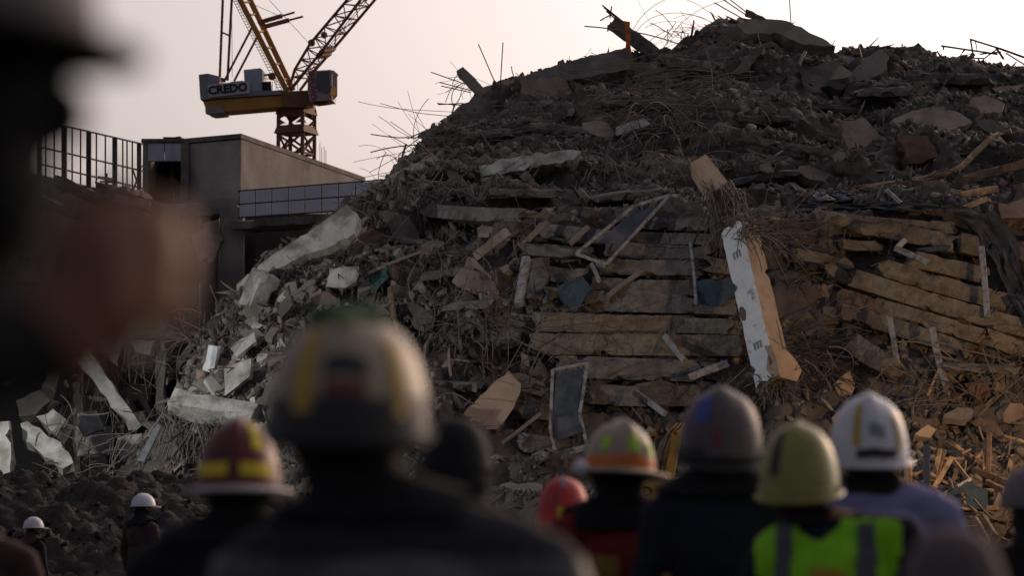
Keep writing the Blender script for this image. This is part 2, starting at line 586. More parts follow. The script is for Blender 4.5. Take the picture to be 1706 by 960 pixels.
def pile_pts():
    V = np.empty(((NU + 1) * (NV + 1), 3), np.float32)
    k = 0
    for i in range(NU + 1):
        px = 120 + (2400 - 120) * i / NU
        pr = prof_at(px)
        pts = [P(px, r, d) for r, d in pr]
        # smooth polyline through the seven points plus a back slope
        top = pts[-1]
        dirx = Vector((top.x, top.y, 0)).normalized()
        hgt = max(0.0, top.z)
        back = [top + dirx * 1.2 + Vector((0, 0, -0.25)), top + dirx * 4 + Vector((0, 0, -hgt * 0.25)),
                top + dirx * 14 + Vector((0, 0, -hgt - 0.5))]
        poly = [pts[0] + Vector((0, -1.2, -0.5))] + pts + back
        seg = [0.0]
        for a, b in zip(poly, poly[1:]):
            seg.append(seg[-1] + (b - a).length)
        n_front = int(NV * 0.86)
        s_front = seg[8 - 1]
        for j in range(NV + 1):
            if j <= n_front: s = s_front * j / n_front
            else: s = s_front + (seg[-1] - s_front) * (j - n_front) / (NV - n_front)
            x = [np.interp(s, seg, [q[c] for q in poly]) for c in range(3)]
            p = Vector(x)
            t = s / s_front
            amp = min(1.0, t * 6) * min(1.0, max(0.5, (1.03 - t) * 9)) if t < 1.03 else 0.4
            edge = min(1.0, i / 12, (NU - i) / 12)
            V[k] = p + Vector((-0.1, -0.72, 0.5)) * (rock_disp(p, amp * edge))
            k += 1
    I, J = np.meshgrid(np.arange(NU), np.arange(NV), indexing='ij')
    a = (I * (NV + 1) + J).ravel()
    b = a + (NV + 1)
    T = np.concatenate([np.stack([a, b, b + 1], 1), np.stack([a, b + 1, a + 1], 1)])
    return V, T


PV, PT = pile_pts()
pile = tri_mesh('rubble_mound', PV.copy(), PT, M_RUBBLE)
tag(pile, kind='structure')
BVH = BVHTree.FromPolygons([Vector(v) for v in PV.tolist()], PT.tolist())


def hit(px, py, default=66.0):
    r = ray(px, py)
    loc, n, i, dist = BVH.ray_cast(CAMP, r.normalized(), 400)
    if loc is None:
        return P(px, py, default), Vector((0, -0.8, 0.6))
    if n.dot(r) > 0: n = -n
    return loc, n


def hd(px, py, off=0.0, default=84.0):
    return hit(px, py, default)[0].y - off


# ---- earth mound in front on the left
def mound_pt(i, j):
    x = -16 + 21 * i / 280
    y = 39.5 + 13 * j / 150
    t = j / 150
    crest = np.interp(x, [-22, -12, -8, -5.2, -3.5, -1.5, 2, 5], [2.4, 2.45, 2.4, 2.35, 2.05, 1.6, 0.9, -0.1])
    prof = np.interp(t, [0, 0.12, 0.3, 0.5, 0.62, 0.75, 1], [-0.08, 0.25, 0.62, 0.9, 1.0, 0.8, -0.1])
    p = Vector((x, y, 0))
    c = noise.voronoi(p * 2.6)[0]
    c3 = noise.voronoi(p * 6.5 + Vector((3, 1, 8)))[0]
    h = noise.fractal(p * 0.9, 0.9, 2.0, 5) * 0.2 + min(.34, (c[1] - c[0])) * 0.42 + min(.3, c3[1] - c3[0]) * 0.2 + noise.noise(p * 9) * .03 - .1
    k = min(1.0, prof * 2.5) if prof > 0 else 0
    return (x, y, crest * prof + h * k)


V, T = grid_mesh('m', mound_pt, 280, 150, M_EARTH)
tag(tri_mesh('earth_mound', V, T, M_EARTH), kind='structure')


# ================================================================== BUILDINGS BEHIND, LEFT
def wall_from(A, B, z0, z1, thick, name, m, parent):
    """upright wall panel between plan points A and B"""
    A = Vector(A); B = Vector(B)
    mid = (A + B) / 2
    x = (B - A).normalized()
    n = Vector((-x.y, x.x, 0))
    L = (B - A).length
    mw = Matrix((x, n, Vector((0, 0, 1)))).transposed().to_4x4()
    mw.translation = Vector((mid.x, mid.y, (z0 + z1) / 2))
    bm = bmesh.new()
    bmesh.ops.create_cube(bm, size=1)
    for v in bm.verts:
        v.co = Vector((v.co.x * L, v.co.y * thick, v.co.z * (z1 - z0)))
    return bm_obj(name, bm, m, parent, mw=mw)


def plan(px, d):
    return Vector(((px - 853) / F * d / math.cos(PITCH) * 1.0, d, 0))


def ppt(px, py, d):
    q = P(px, py, d)
    return q


# concrete block with the plain side wall
bA = P(403, 226, 95.0); bB = P(310, 233, 96.2); bC = P(606, 297, 106.5)
zt = bA.z
bld = empty('concrete_building', (bA.x, bA.y, 0))
tag(bld, 'unfinished grey concrete building block standing under the tower crane', 'building')
bld_pts = [Vector((bA.x, bA.y, 0)), Vector((bC.x, bC.y, 0)), Vector((bC.x + bB.x - bA.x, bC.y + bB.y - bA.y, 0)), Vector((bB.x, bB.y, 0))]


def prism_world(name, foot, z0, z1, m, parent):
    n = len(foot)
    V = [(p.x, p.y, z0) for p in foot] + [(p.x, p.y, z1) for p in foot]
    Fc = [tuple(range(n - 1, -1, -1)), tuple(range(n, 2 * n))] + [(i, (i + 1) % n, n + (i + 1) % n, n + i) for i in range(n)]
    return mesh(name, V, Fc, m, parent)


prism_world('wall', bld_pts, -0.3, zt - 0.12, M_BLDC, bld)
wall_from((bB.x + .02, bB.y - .03, 0), (bA.x - .01, bA.y - .03, 0), 4.0, zt - .14, .05, 'front_brightener', mat('front_brightened', (0.34, 0.29, 0.27), var=.2, scale=.9, col2=(.26, .22, .2), mix_scale=.5), bld)  # paler sheet added over the front, making up for weak light there
ctr = sum(bld_pts, Vector()) / 4
prism_world('roof_slab', [ctr + (p - ctr) * 1.02 for p in bld_pts], zt - 0.10, zt + 0.06, M_CONCD, bld)
# recessed bay on the front of the block
box('pier', (bB.x - 0.12, bB.y - 0.42, -0.2), (bB.x + 0.14, bB.y - 0.02, zt - 0.14), M_CONCD, bld)
# left annex with the dark opening
an = empty('stair_annex', (P(270, 300, 96.6).x, 96.8, 0))
tag(an, 'low annex with a dark doorway and white wall panels left of the concrete block', 'building')
aL = P(238, 240, 96.4).x; aR = P(309, 240, 96.4).x
zpt = P(270, 237, 96.4).z; zpb = P(270, 268, 96.4).z; zdb = P(270, 345, 96.4).z
box('wall_left_pier', (aL, 96.4, -0.2), (aL + 0.18, 98.8, zpt), M_BLDC, an).name = 'pier'
box('pier', (aR - 0.16, 96.4, -0.2), (aR - 0.004, 98.8, zpt), M_BLDC, an)
for k in range(2):
    w = (aR - aL - 0.34 - 0.03) / 2
    x0 = aL + 0.18 + k * (w + 0.03)
    box('wall_panel', (x0, 96.42, zpb), (x0 + w, 96.62, zpt - 0.03), M_PANEL, an)
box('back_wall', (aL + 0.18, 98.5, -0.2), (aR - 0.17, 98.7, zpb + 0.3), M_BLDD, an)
box('roof_slab', (aL - 0.05, 96.35, zpt + 0.003), (aR - 0.002, 98.9, zpt + 0.12), M_CONCD, an)
box('threshold_wall', (aL + 0.18, 96.45, -0.2), (aR - 0.17, 96.75, zdb), M_BLDC, an)
box('door_post', (P(287, 300, 96.9).x - 0.05, 96.9, zdb), (P(287, 300, 96.9).x + 0.05, 97.0, zpb), M_STEEL, an)
tag(rough_beam('roof_rubble', P(276, 236, 97.2), P(305, 235, 97.2), 0.5, 0.28, M_CONCD, jag=0.15, parent=an))

# glass parapet strip in front (two rows of panels in a frame)
pL = P(399, 340, 92.0); pR = P(650, 322, 89.0)
zT = P(405, 318, 92.0).z; zB = P(400, 363, 92.0).z
par = empty('panelled_balcony', (pL.x, 92.0, 0))
tag(par, 'grey balcony front with two rows of square panels below the concrete block', 'balcony')
dirp = (Vector((pR.x, pR.y, 0)) - Vector((pL.x, pL.y, 0)))
Lp = dirp.length
dirp.normalize()
nP = Vector((dirp.y, -dirp.x, 0))
if nP.y > 0: nP = -nP
NPAN = 9
step_p = Lp / NPAN
hrow = (zT - zB) / 2
for r_ in range(2):
    for k in range(NPAN):
        a = Vector((pL.x, pL.y, 0)) + dirp * (k * step_p + 0.03)
        b = Vector((pL.x, pL.y, 0)) + dirp * ((k + 1) * step_p - 0.03)
        wall_from(a, b, zB + r_ * hrow + 0.03, zB + (r_ + 1) * hrow - 0.03, 0.04, 'panel', M_PANEL, par)
base0 = Vector((pL.x, pL.y, 0))
for z in (zB, zB + hrow, zT):
    bar('rail', base0 + Vector((0, 0, z)) - dirp * 0.06, base0 + dirp * Lp + Vector((0, 0, z)), 0.05, 0.04, M_STEEL, parent=par)
for k in range(NPAN + 1):
    q = base0 + dirp * (k * step_p) + nP * 0.012
    bar('mullion', q + Vector((0, 0, zB)), q + Vector((0, 0, zT)), 0.035, 0.035, M_STEEL, parent=par)
rough_beam('floor_slab', base0 + Vector((0, 0.8, zB - 0.22)), base0 + dirp * Lp + Vector((0, 0.8, zB - 0.22)), 1.5, 0.3, M_CONCD, rough=0.01, jag=0.02, parent=par)
# storey under the balcony: beam, pillars, dark interior
st = empty('open_storey', (P(380, 400, 92.6).x, 92.6, 0))
tag(st, 'dark open concrete storey with one grey pillar under the balcony', 'building')
pz = P(385, 345, 92.6).z
for (a_, b_, nm) in ((366, 405, 'pillar'),):
    xa = P(a_, 400, 92.6).x; xb = P(b_, 400, 92.6).x
    box(nm, (xa, 92.5, -0.2), (xb, 93.2, pz), M_BLDC, st)
rough_beam('lintel', P(262, 352, 93.0), P(398, 350, 93.0), 0.7, 0.44, M_BLDC, rough=0.03, jag=0.05, parent=st)
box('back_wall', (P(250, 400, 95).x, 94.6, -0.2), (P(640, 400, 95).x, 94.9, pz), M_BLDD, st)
box('side_wall', (P(330, 400, 93.4).x, 93.3, -0.2), (P(366, 400, 93.4).x - 0.02, 93.5, pz), M_BLDC, st)
for (poly, nm) in ((((318, 392), (352, 374), (372, 400), (330, 438)), 'broken_panel'), (((340, 372), (362, 366), (366, 410), (348, 440), (338, 400)), 'broken_panel')):
    plate(nm, poly, 92.2, (0.1 if nm else 0, -1, 0.25), 0.15, M_PINK, jag=0.03, parent=st)

# steel screen with the sky behind
fr = empty('steel_screen_frame', (P(160, 260, 87).x, 87, 0))
tag(fr, 'dark steel screen frame against the pale sky, left of the concrete building', 'frame')


def scr(t, v):
    """t along 0..1, v 0 bottom 1 top"""
    px = 62 + (238 - 62) * t
    top = 199 + (240 - 199) * t
    bot = 288 + (330 - 288) * t
    return P(px, bot + (top - bot) * v, 85 + 4.8 * t)


for v in (1.0, 0.50, 0.18):
    bar('rail', scr(0, v), scr(1, v), 0.05, 0.05, M_STEEL, parent=fr)
for t, w in ((0.02, .14), (0.255, .16), (0.488, .15), (0.735, .15), (0.965, .14)):
    bar('post', scr(t, -0.25), scr(t, 1.0), w, w, M_STEEL, parent=fr)
for t in (0.08, 0.16, 0.33, 0.41, 0.56, 0.645, 0.81, 0.85, 0.9):
    bar('mullion', scr(t, -0.15), scr(t, 1.0), 0.045, 0.045, M_STEEL, parent=fr)
for (a, b) in (((0.66, 0.06), (0.66, 0.3)), ((0.58, 0.2), (0.72, 0.22)), ((0.60, 0.12), (0.72, 0.16)), ((0.9, 0.05), (0.99, 0.6)), ((0.99, 0.05), (0.9, 0.5))):
    bar('loose_strut', scr(*a), scr(*b), 0.05, 0.05, M_STEEL, parent=fr)
# lower roof block that carries the screen
lb = empty('ruined_wing', (P(150, 420, 86).x, 86, 0))
tag(lb, 'dark ruined building wing with a sloping broken roof below the steel screen', 'building')
q0 = P(-60, 262, 86); q1 = P(300, 345, 92.3)
V = [(q0.x, q0.y, -0.2), (q1.x, q1.y, -0.2), (q1.x - 1.0, q1.y + 5, -0.2), (q0.x, q0.y + 7, -0.2),
     (q0.x, q0.y, q0.z), (q1.x, q1.y, q1.z), (q1.x - 1.0, q1.y + 5, q1.z), (q0.x, q0.y + 7, q0.z)]
mesh('wall', V, [(3, 2, 1, 0), (4, 5, 6, 7), (0, 1, 5, 4), (1, 2, 6, 5), (2, 3, 7, 6), (3, 0, 4, 7)], M_CONCD, lb)
for (a, b, w) in (((90, 300), (300, 392), .35), ((60, 330), (280, 420), .3), ((170, 318), (240, 345), .5), ((196, 316), (238, 330), .2)):
    rough_beam('roof_beam', P(*a, 84.5), P(*b, 87), 0.5, w, M_CONCD, jag=0.2, rough=0.05, parent=lb)
for k in range(4):
    bar('stacked_board', P(188, 322 + k * 4, 84.6), P(212 + k * 4, 330 + k * 4, 85), 0.1, 0.06, M_ALU, parent=lb)

# ================================================================== TOWER CRANE
CD = 150.0
cr = empty('tower_crane', (P(495, 260, CD).x, CD, 0))
tag(cr, 'rusty yellow tower crane with a raised jib above the concrete building', 'crane')
PXM = CD / F / math.cos(PITCH)


def C(px, py, dd=0.0):
    return P(px, py, CD + dd)


# mast: four legs on a turned square (pixel offsets: along, depth)
corner = {'L': (464, 0.0), 'F': (504, -20 * PXM), 'R': (524, 20 * PXM), 'B': (484, 40 * PXM)}


def mp(key, z):
    px, dd = corner[key]
    q = C(px, 200, dd)
    return Vector((q.x, q.y, z))


zc = {y: C(495, y).z for y in (180, 190, 206, 224, 262, 300)}
for k_ in 'LFRB':
    bar('mast_leg', mp(k_, -0.2), mp(k_, zc[180]), 0.2, 0.2, M_CRB, parent=cr)


def collar(z0, z1, grow, name):
    c = (mp('L', 0) + mp('R', 0)) / 2
    ft = [c + (mp(k_, 0) - c) * grow for k_ in 'LFRB']
    ft2 = [c + (mp(k_, 0) - c) * (grow * 0.86) for k_ in 'LFRB']
    V = [(p.x, p.y, z0) for p in ft] + [(p.x, p.y, z1) for p in ft2]
    mesh(name, V, [(3, 2, 1, 0), (4, 5, 6, 7), (0, 1, 5, 4), (1, 2, 6, 5), (2, 3, 7, 6), (3, 0, 4, 7)], M_CRB, cr)


collar(zc[224] + 0.06, zc[206] - 0.1, 1.26, 'mast_collar')
collar(zc[190], zc[180] + 0.25, 1.18, 'mast_collar')
levels = [zc[262] - 14, zc[262] - 10.6, zc[262] - 7, zc[262] - 3.4, zc[262] + 0.2, zc[224]]
faces_ = (('L', 'F'), ('F', 'R'), ('R', 'B'), ('B', 'L'))
for za, zb in zip(levels, levels[1:]):
    for a, b in faces_:
        bar('mast_brace', mp(a, za), mp(b, zb), 0.12, 0.12, M_CRB, parent=cr)
        bar('mast_brace', mp(b, za), mp(a, zb), 0.12, 0.12, M_CRB, parent=cr)
        bar('mast_rail', mp(a, za), mp(b, za), 0.12, 0.12, M_CRB, parent=cr)
for a, b in faces_:      # gusset plates that round off the open cells between the collars
    for s_, (q, r_) in enumerate(((a, b), (b, a))):
        A0 = mp(q, zc[190]); A1 = mp(q, zc[206]); mid0 = mp(q, zc[190]).lerp(mp(r_, zc[190]), 0.38); mid1 = mp(q, zc[206]).lerp(mp(r_, zc[206]), 0.3)
        up_ = Vector((0, 0, 0.3))
        for tri in ((A0, mid0, A0 - up_), (A1, A1 + up_, mid1)):
            nn = (tri[1] - tri[0]).cross(tri[2] - tri[0]).normalized() * 0.03
            V = [v + nn for v in tri] + [v - nn for v in tri]
            mesh('gusset', V, [(0, 1, 2), (5, 4, 3), (0, 3, 4, 1), (1, 4, 5, 2), (2, 5, 3, 0)], M_CRB, cr)
# slewing ring
mc = (mp('L', 0) + mp('R', 0)) / 2
tube('slewing_ring', [Vector((mc.x, mc.y, zc[180] + 0.2)), Vector((mc.x, mc.y, zc[180] + 0.6))], 0.95, M_CRB, cr, sides=20)


def cbox(name, pts, dd, depth, m, parent=cr):
    """block whose near face has the pixel outline pts"""
    return plate(name, pts, CD + dd, (0, -1, 0), depth, m, parent=parent, back=(0.12, depth, 0))


cbox('slewing_platform', [(470, 152), (516, 150), (518, 172), (510, 178), (478, 178), (470, 172)], -1.0, 2.0, M_CRB)
cbox('counter_jib', [(338, 168), (476, 158), (476, 177), (345, 188)], -0.7, 1.5, M_CRY)
cbox('walkway_edge', [(336, 152), (480, 150), (480, 156), (338, 165)], -0.85, 1.7, M_CRG)
cbox('counterweight', [(331, 124), (346, 122), (366, 127), (366, 150), (333, 156)], -0.7, 1.3, M_CRG)
cbox('counterweight', [(333, 157), (352, 155.5), (352, 164), (334, 166)], -0.95, 1.6, M_CRG)
cbox('counterweight', [(342, 189), (372, 186), (372, 184.5), (345, 183)], -0.3, 0.6, M_CRG)
cbox('counterweight', [(342, 178), (370, 178), (373, 187), (350, 189), (342, 186)], -0.9, 1.8, M_CRG)
cbox('winch_house', [(406, 116), (434, 113), (437, 116), (437, 151), (408, 153)], -0.75, 1.5, M_CRBLUE)
tube('winch_drum', [C(438, 146, -0.6), C(452, 145, -0.6)], 0.32, M_BLACK, cr, sides=12)
cbox('machine_deck', [(384, 136), (404, 134), (404, 141), (384, 143)], -0.4, 0.8, M_STEEL)
sgn = cbox('sign_board', [(346, 141), (412, 134), (412, 155), (347, 162)], -1.0, 0.08, M_SIGN)
sx = (C(412, 134, -1.0) - C(346, 141, -1.0))
text_mesh('lettering', 'CREDO', 0.62, M_BLACK, face_mat(C(379.5, 148, -1.03), sx, (0, -1, 0)), sgn, extrude=0.02, bold=0.018)
bar('hook_stub', C(379, 186, -0.2), C(379, 190, -0.2), 0.08, 0.08, M_CRB, parent=cr)
# cab
cab = cbox('cab', [(514, 118), (549, 116), (553, 120), (553, 166), (516, 169), (512, 150)], -1.5, 1.5, M_CABG)
cbox('cab_side_window', [(528, 119.5), (547, 118.5), (548.5, 154), (540, 155), (530, 152), (527, 146)], -1.53, 0.06, M_CABWIN, cab)
plate('cab_windscreen', [(554, 121), (562, 126), (562, 160), (556, 166), (553.5, 165)], CD - 1.2, (0.75, -0.66, 0), 0.06, M_CABWIN, parent=cab)
plate('cab_lower_glass', [(553.5, 143), (560, 145), (559, 161), (549.5, 157)], CD - 1.56, (0.3, -0.95, 0), 0.05, M_CABGLOW, parent=cab)
plate('cab_visor', [(547, 115.5), (556, 117), (564, 124), (562, 127), (553, 121)], CD - 1.4, (0.2, -0.7, 0.7), 0.05, M_CABG, parent=cab)
cbox('cab_floor', [(522, 168), (546, 166), (546, 170), (524, 173)], -1.2, 0.9, M_STEEL, cab)
text_mesh('lettering', 'IREUWW', 0.46, M_RED, face_mat(C(521, 146, -1.53), (0.1, 0, -1), (0, -1, 0)), cab, extrude=0.012)
# A-frame struts
s1 = bar('a_frame_strut', C(478, 152, -0.6), C(396, -8, -0.6), 0.30, 0.30, M_CRY, parent=cr)
s2 = bar('a_frame_strut', C(488, 150, 0.8), C(413, -8, 0.8), 0.30, 0.30, M_CRY, parent=cr)
for t in (0.12, 0.28, 0.45, 0.62, 0.8, 0.93):
    bar('strut_tie', C(478 + (396 - 478) * t, 152 - 160 * t, -0.6), C(488 + (413 - 488) * t, 150 - 158 * t, 0.8), 0.1, 0.1, M_CRY, parent=cr)
# ladder along the strut
for o_ in (0, 6):
    bar('ladder_rail', C(470 - o_, 150, -0.9), C(389 - o_ * 0.8, -8, -0.9), 0.03, 0.03, M_CRB, parent=cr)
for k in range(34):
    t = k / 33
    bar('ladder_rung', C(470 - 81 * t, 150 - 158 * t, -0.9), C(464 - 79.8 * t, 150 - 158 * t, -0.9), 0.03, 0.03, M_CRB, parent=cr)
for (a, b, w, m_) in (((366, 132), (371.5, -8), .13, M_CRB), ((379, 134), (386.5, -8), .13, M_CRB), ((369, 53), (382, 59), .09, M_CRB),
                      ((374, 134), (420, 45), .11, M_CRB), ((390, 135), (428, 62), .11, M_CRB),
                      ((432, 37), (470, 26), .22, M_CRB), ((470, 26), (491, 20), .10, M_CRB), ((441, 44), (482, 33), .22, M_CRB), ((482, 33), (505, 27), .10, M_CRB),
                      ((430, 36), (446, 44), .16, M_CRB), ((363, 131), (376, 134), .2, M_CRB)):
    bar('stay_bar', C(*a), C(*b), w, w, m_, parent=cr)
for (a, b) in (((449, 0), (515, 72)), ((425, 8), (470, 28)), ((386, 0), (387, 128))):
    bar('cable', C(*a), C(*b), 0.025, 0.025, M_STEEL, parent=cr)
for (px, py, r_) in ((519, 71, .16), (540, 58, .15), (453, 127, .17)):
    q = C(px, py)
    tube('sheave', [q - Vector((0, 0.08, 0)), q + Vector((0, 0.08, 0))], r_ * 1.2, M_CRB, cr, sides=12)
bar('sheave_arm', C(441, 125), C(462, 122), 0.1, 0.1, M_CRB, parent=cr)
# luffing jib: three chords and zig-zag braces
J0 = [(487, 148, 0.3), (482, 149, -0.2), (503, 150, 0.6)]


def chord(k, t):
    """k 0 upper, 1 lower near, 2 lower far; t from 0 at foot to 1 beyond the frame top"""
    ends = {0: [(481, 150), (491, 116), (517, 72), (582, -5), (650, -85)],
            1: [(484, 150), (508, 119), (534, 88), (604, -5), (664, -85)],
            2: [(500, 150), (523, 119), (548, 90), (628, -5), (688, -85)]}[k]
    dds = {0: 0.4, 1: -0.5, 2: 1.2}[k]
    ts = [0, 0.22, 0.42, 0.75, 1.0]
    px = np.interp(t, ts, [e[0] for e in ends])
    py = np.interp(t, ts, [e[1] for e in ends])
    return C(px, py, dds - t * 3)


jib = bar('jib', chord(1, 0), chord(1, 0.22), 0.16, 0.16, M_CRB, parent=cr)
tk = [0, 0.22, 0.42, 0.75, 1.0]
for k in range(3):
    for a, b in zip(tk, tk[1:]):
        if k == 1 and a == 0: continue
        bar('chord', chord(k, a), chord(k, b), 0.14, 0.14, M_CRB, parent=jib)
tn = [0.14, 0.22, 0.3, 0.38, 0.46, 0.54, 0.62, 0.7, 0.78, 0.86]
for n_, (a, b) in enumerate(zip(tn, tn[1:])):
    for (u, v) in ((0, 1), (1, 2), (2, 0)):
        p, q = (u, v) if n_ % 2 else (v, u)
        bar('brace', chord(p, a), chord(q, b), 0.06, 0.06, M_CRB, parent=jib)
        bar('brace', chord(u, a), chord(v, a), 0.055, 0.055, M_CRB, parent=jib)
for a in (0.40, 0.43):
    bar('winch_block', chord(1, a), chord(2, a + 0.02), 0.3, 0.25, M_CRB, parent=jib)
for o_ in (6, 10):
    a = chord(1, 0.2); b = chord(1, 0.85)
    bar('jib_walkway_rail', a + Vector((o_ * PXM, 0.3, 0)), b + Vector((o_ * PXM, 0.3, 0)), 0.03, 0.03, M_CRB, parent=jib)
# handrail on the deck
for px in (446, 454, 460, 478, 490, 496):
    bar('handrail_post', C(px, 150, -0.9), C(px, 135 if px < 470 else 130, -0.9), 0.03, 0.03, M_CRB, parent=cr)
bar('handrail', C(440, 130, -0.9), C(462, 134, -0.9), 0.03, 0.03, M_CRB, parent=cr)
bar('handrail', C(470, 128, -0.9), C(497, 128, -0.9), 0.03, 0.03, M_CRB, parent=cr)

# thin rods standing on the building roof beside the mast
for k, (px, top) in enumerate(((533, 238), (536, 246), (540, 244), (543, 250))):
    d_ = 101.5
    tag(tube('roof_rod', [P(px, 278, d_), P(px, top, d_)], 0.012, M_STEEL, sides=4),
        'thin vertical rod on the concrete building roof right of the crane mast', 'rod', 'thin rods beside the crane mast')

# ================================================================== RUINED FRAME, LOW LEFT
rf = empty('ruined_building', (P(180, 650, 68).x, 68, 0))
tag(rf, 'ruined dark concrete frame with dangling wires at the left behind the earth bank', 'building')
rough_beam('floor_beam', P(20, 556, 67), P(300, 560, 67), 0.8, 0.2, M_CONCD, parent=rf)
rough_beam('floor_beam', P(20, 612, 69), P(300, 622, 69), 0.6, 0.12, M_CONCD, parent=rf)
rough_beam('column', P(266, 1000, 66.6), P(268, 545, 66.6), 0.25, 0.25, M_CONCD, parent=rf)
rough_beam('column', P(200, 1000, 70), P(200, 560, 70), 0.25, 0.25, M_CONCD, parent=rf)
rough_beam('column', P(130, 1000, 70), P(130, 560, 70), 0.25, 0.25, M_CONCD, parent=rf)
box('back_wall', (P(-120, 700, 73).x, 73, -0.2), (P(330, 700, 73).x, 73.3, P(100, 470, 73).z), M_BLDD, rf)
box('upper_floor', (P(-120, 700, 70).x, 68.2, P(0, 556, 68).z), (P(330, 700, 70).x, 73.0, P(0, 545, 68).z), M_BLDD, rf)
rough_beam('low_wall', P(128, 735, 68), P(188, 735, 68), 0.25, 0.75, M_PALE, parent=rf)
for (py, a, b) in ((690, 120, 205), (702, 125, 200), (711, 130, 205), (640, 200, 262), (655, 205, 262)):
    bar('reinforcing_rod', P(a, py, 69.6), P(b, py + 2, 69.6), 0.02, 0.02, M_REBAR, parent=rf)
for px in (205, 215, 228, 240, 250):
    bar('reinforcing_rod', P(px, 575, 69.5), P(px + 2, 660, 69.5), 0.018, 0.018, M_REBARD, parent=rf)
bar('thin_strut', P(191, 614, 66.5), P(207, 560, 66.5), 0.05, 0.05, M_ALU, parent=rf)
for (a, b, w, h_, m_) in (((10, 640), (110, 600), .3, .14, M_CONC), ((150, 620), (262, 600), .2, .1, M_CONCD), ((205, 600), (250, 690), .14, .12, M_CONC), ((60, 575), (100, 560), .4, .2, M_PALE),
                       ((275, 640), (330, 560), .2, .16, M_CONC), ((284, 600), (330, 590), .3, .12, M_CONCD), ((140, 660), (200, 672), .3, .12, M_CONC), ((216, 700), (262, 690), .3, .3, M_CONCD), ((110, 640), (140, 730), .16, .14, M_CONC)):
    rough_beam('broken_member', P(*a, 67.4), P(*b, 66.8), w, h_, m_, jag=.1, rough=.03, parent=rf)
for poly in (((165, 566), (205, 566), (196, 610), (172, 596)), ((215, 566), (258, 568), (250, 592), (226, 586)), ((128, 690), (160, 684), (172, 716), (140, 728)), ((196, 730), (236, 722), (240, 764), (200, 770)), ((70, 640), (104, 632), (112, 668), (80, 676))):
    plate('hanging_slab', poly, 66.2, (random.uniform(-.3, .3), -1, .2), .14, random.choice((M_CONC, M_PALE, M_CONCD)), jag=.03, parent=rf)
for k in range(16):
    px = random.uniform(120, 262)
    tube('hanging_wire', [P(px, 562, 66.4), P(px + random.uniform(-6, 6), 600, 66.3), P(px + random.uniform(-12, 12), 600 + random.uniform(10, 90), 66.3)], .01, M_REBAR, rf, sides=4)
tag(rough_beam('fallen_beam', P(133, 584, 65.4), P(226, 712, 65.0), 0.32, 0.36, M_PALE, jag=0.12, rough=0.04),
    'pale broken beam leaning steeply across the ruined frame at left', 'beam')
tag(rough_beam('fallen_column', P(122, 562, 66.0), P(80, 655, 65.2), 0.4, 0.4, M_CONC, jag=0.12, rough=0.05),
    'grey leaning column stub at the left edge of the ruined frame', 'column')

# ================================================================== COLLAPSED FLOORS
def slab_px(L, Rr, yl, yr, th, off, m, label, depth=1.6, dl=None, dr=None, jag=0.2, group='pancaked floor slabs', name='floor_slab'):
    dl = dl if dl else hd((L * 0.8 + Rr * 0.2), (yl * 0.8 + yr * 0.2)) - off
    dr = dr if dr else hd((L * 0.2 + Rr * 0.8), (yl * 0.2 + yr * 0.8)) - off
    A = P(L, yl + random.uniform(-3, 3), dl); B = P(Rr, yr + random.uniform(-3, 3), dr)
    h = th * dl / F
    bk = Vector((0, depth / 2, 0))
    LL = (B - A).length
    n = max(1, int(LL / random.uniform(2.0, 3.6)))
    hint = Vector((0, 1, 0.02))
    for k in range(int(LL / .35)):           # torn bar ends along the front edge
        STUBS.append(A.lerp(B, random.random()) + Vector((0, -.02, random.uniform(-.5, .5) * h)))
    if n == 1:
        return tag(rough_beam(name, A + bk, B + bk, depth, h, m, hint=hint, rough=0.012, jag=jag, chip=0.07, step=0.10, low=0.15, sag=random.uniform(-.03, .07), front=.05), label, 'slab', group)
    root = empty(name, (A + B) / 2 + bk)
    cuts = [0.0] + sorted((k + random.uniform(-.3, .3)) / n for k in range(1, n)) + [1.0]
    for a, b in zip(cuts, cuts[1:]):
        sh = Vector((0, random.gauss(0, .03), random.gauss(0, .006)))
        tl = Vector((0, 0, random.gauss(0, .008)))
        rough_beam('slab_segment', A.lerp(B, a) + bk + sh + tl, A.lerp(B, b) + bk + sh - tl, depth, h, m, hint=hint, rough=0.012, jag=jag * .4,
                   chip=0.07, step=0.10, low=0.15, parent=root, front=.05)
    return tag(root, label, 'slab', group)


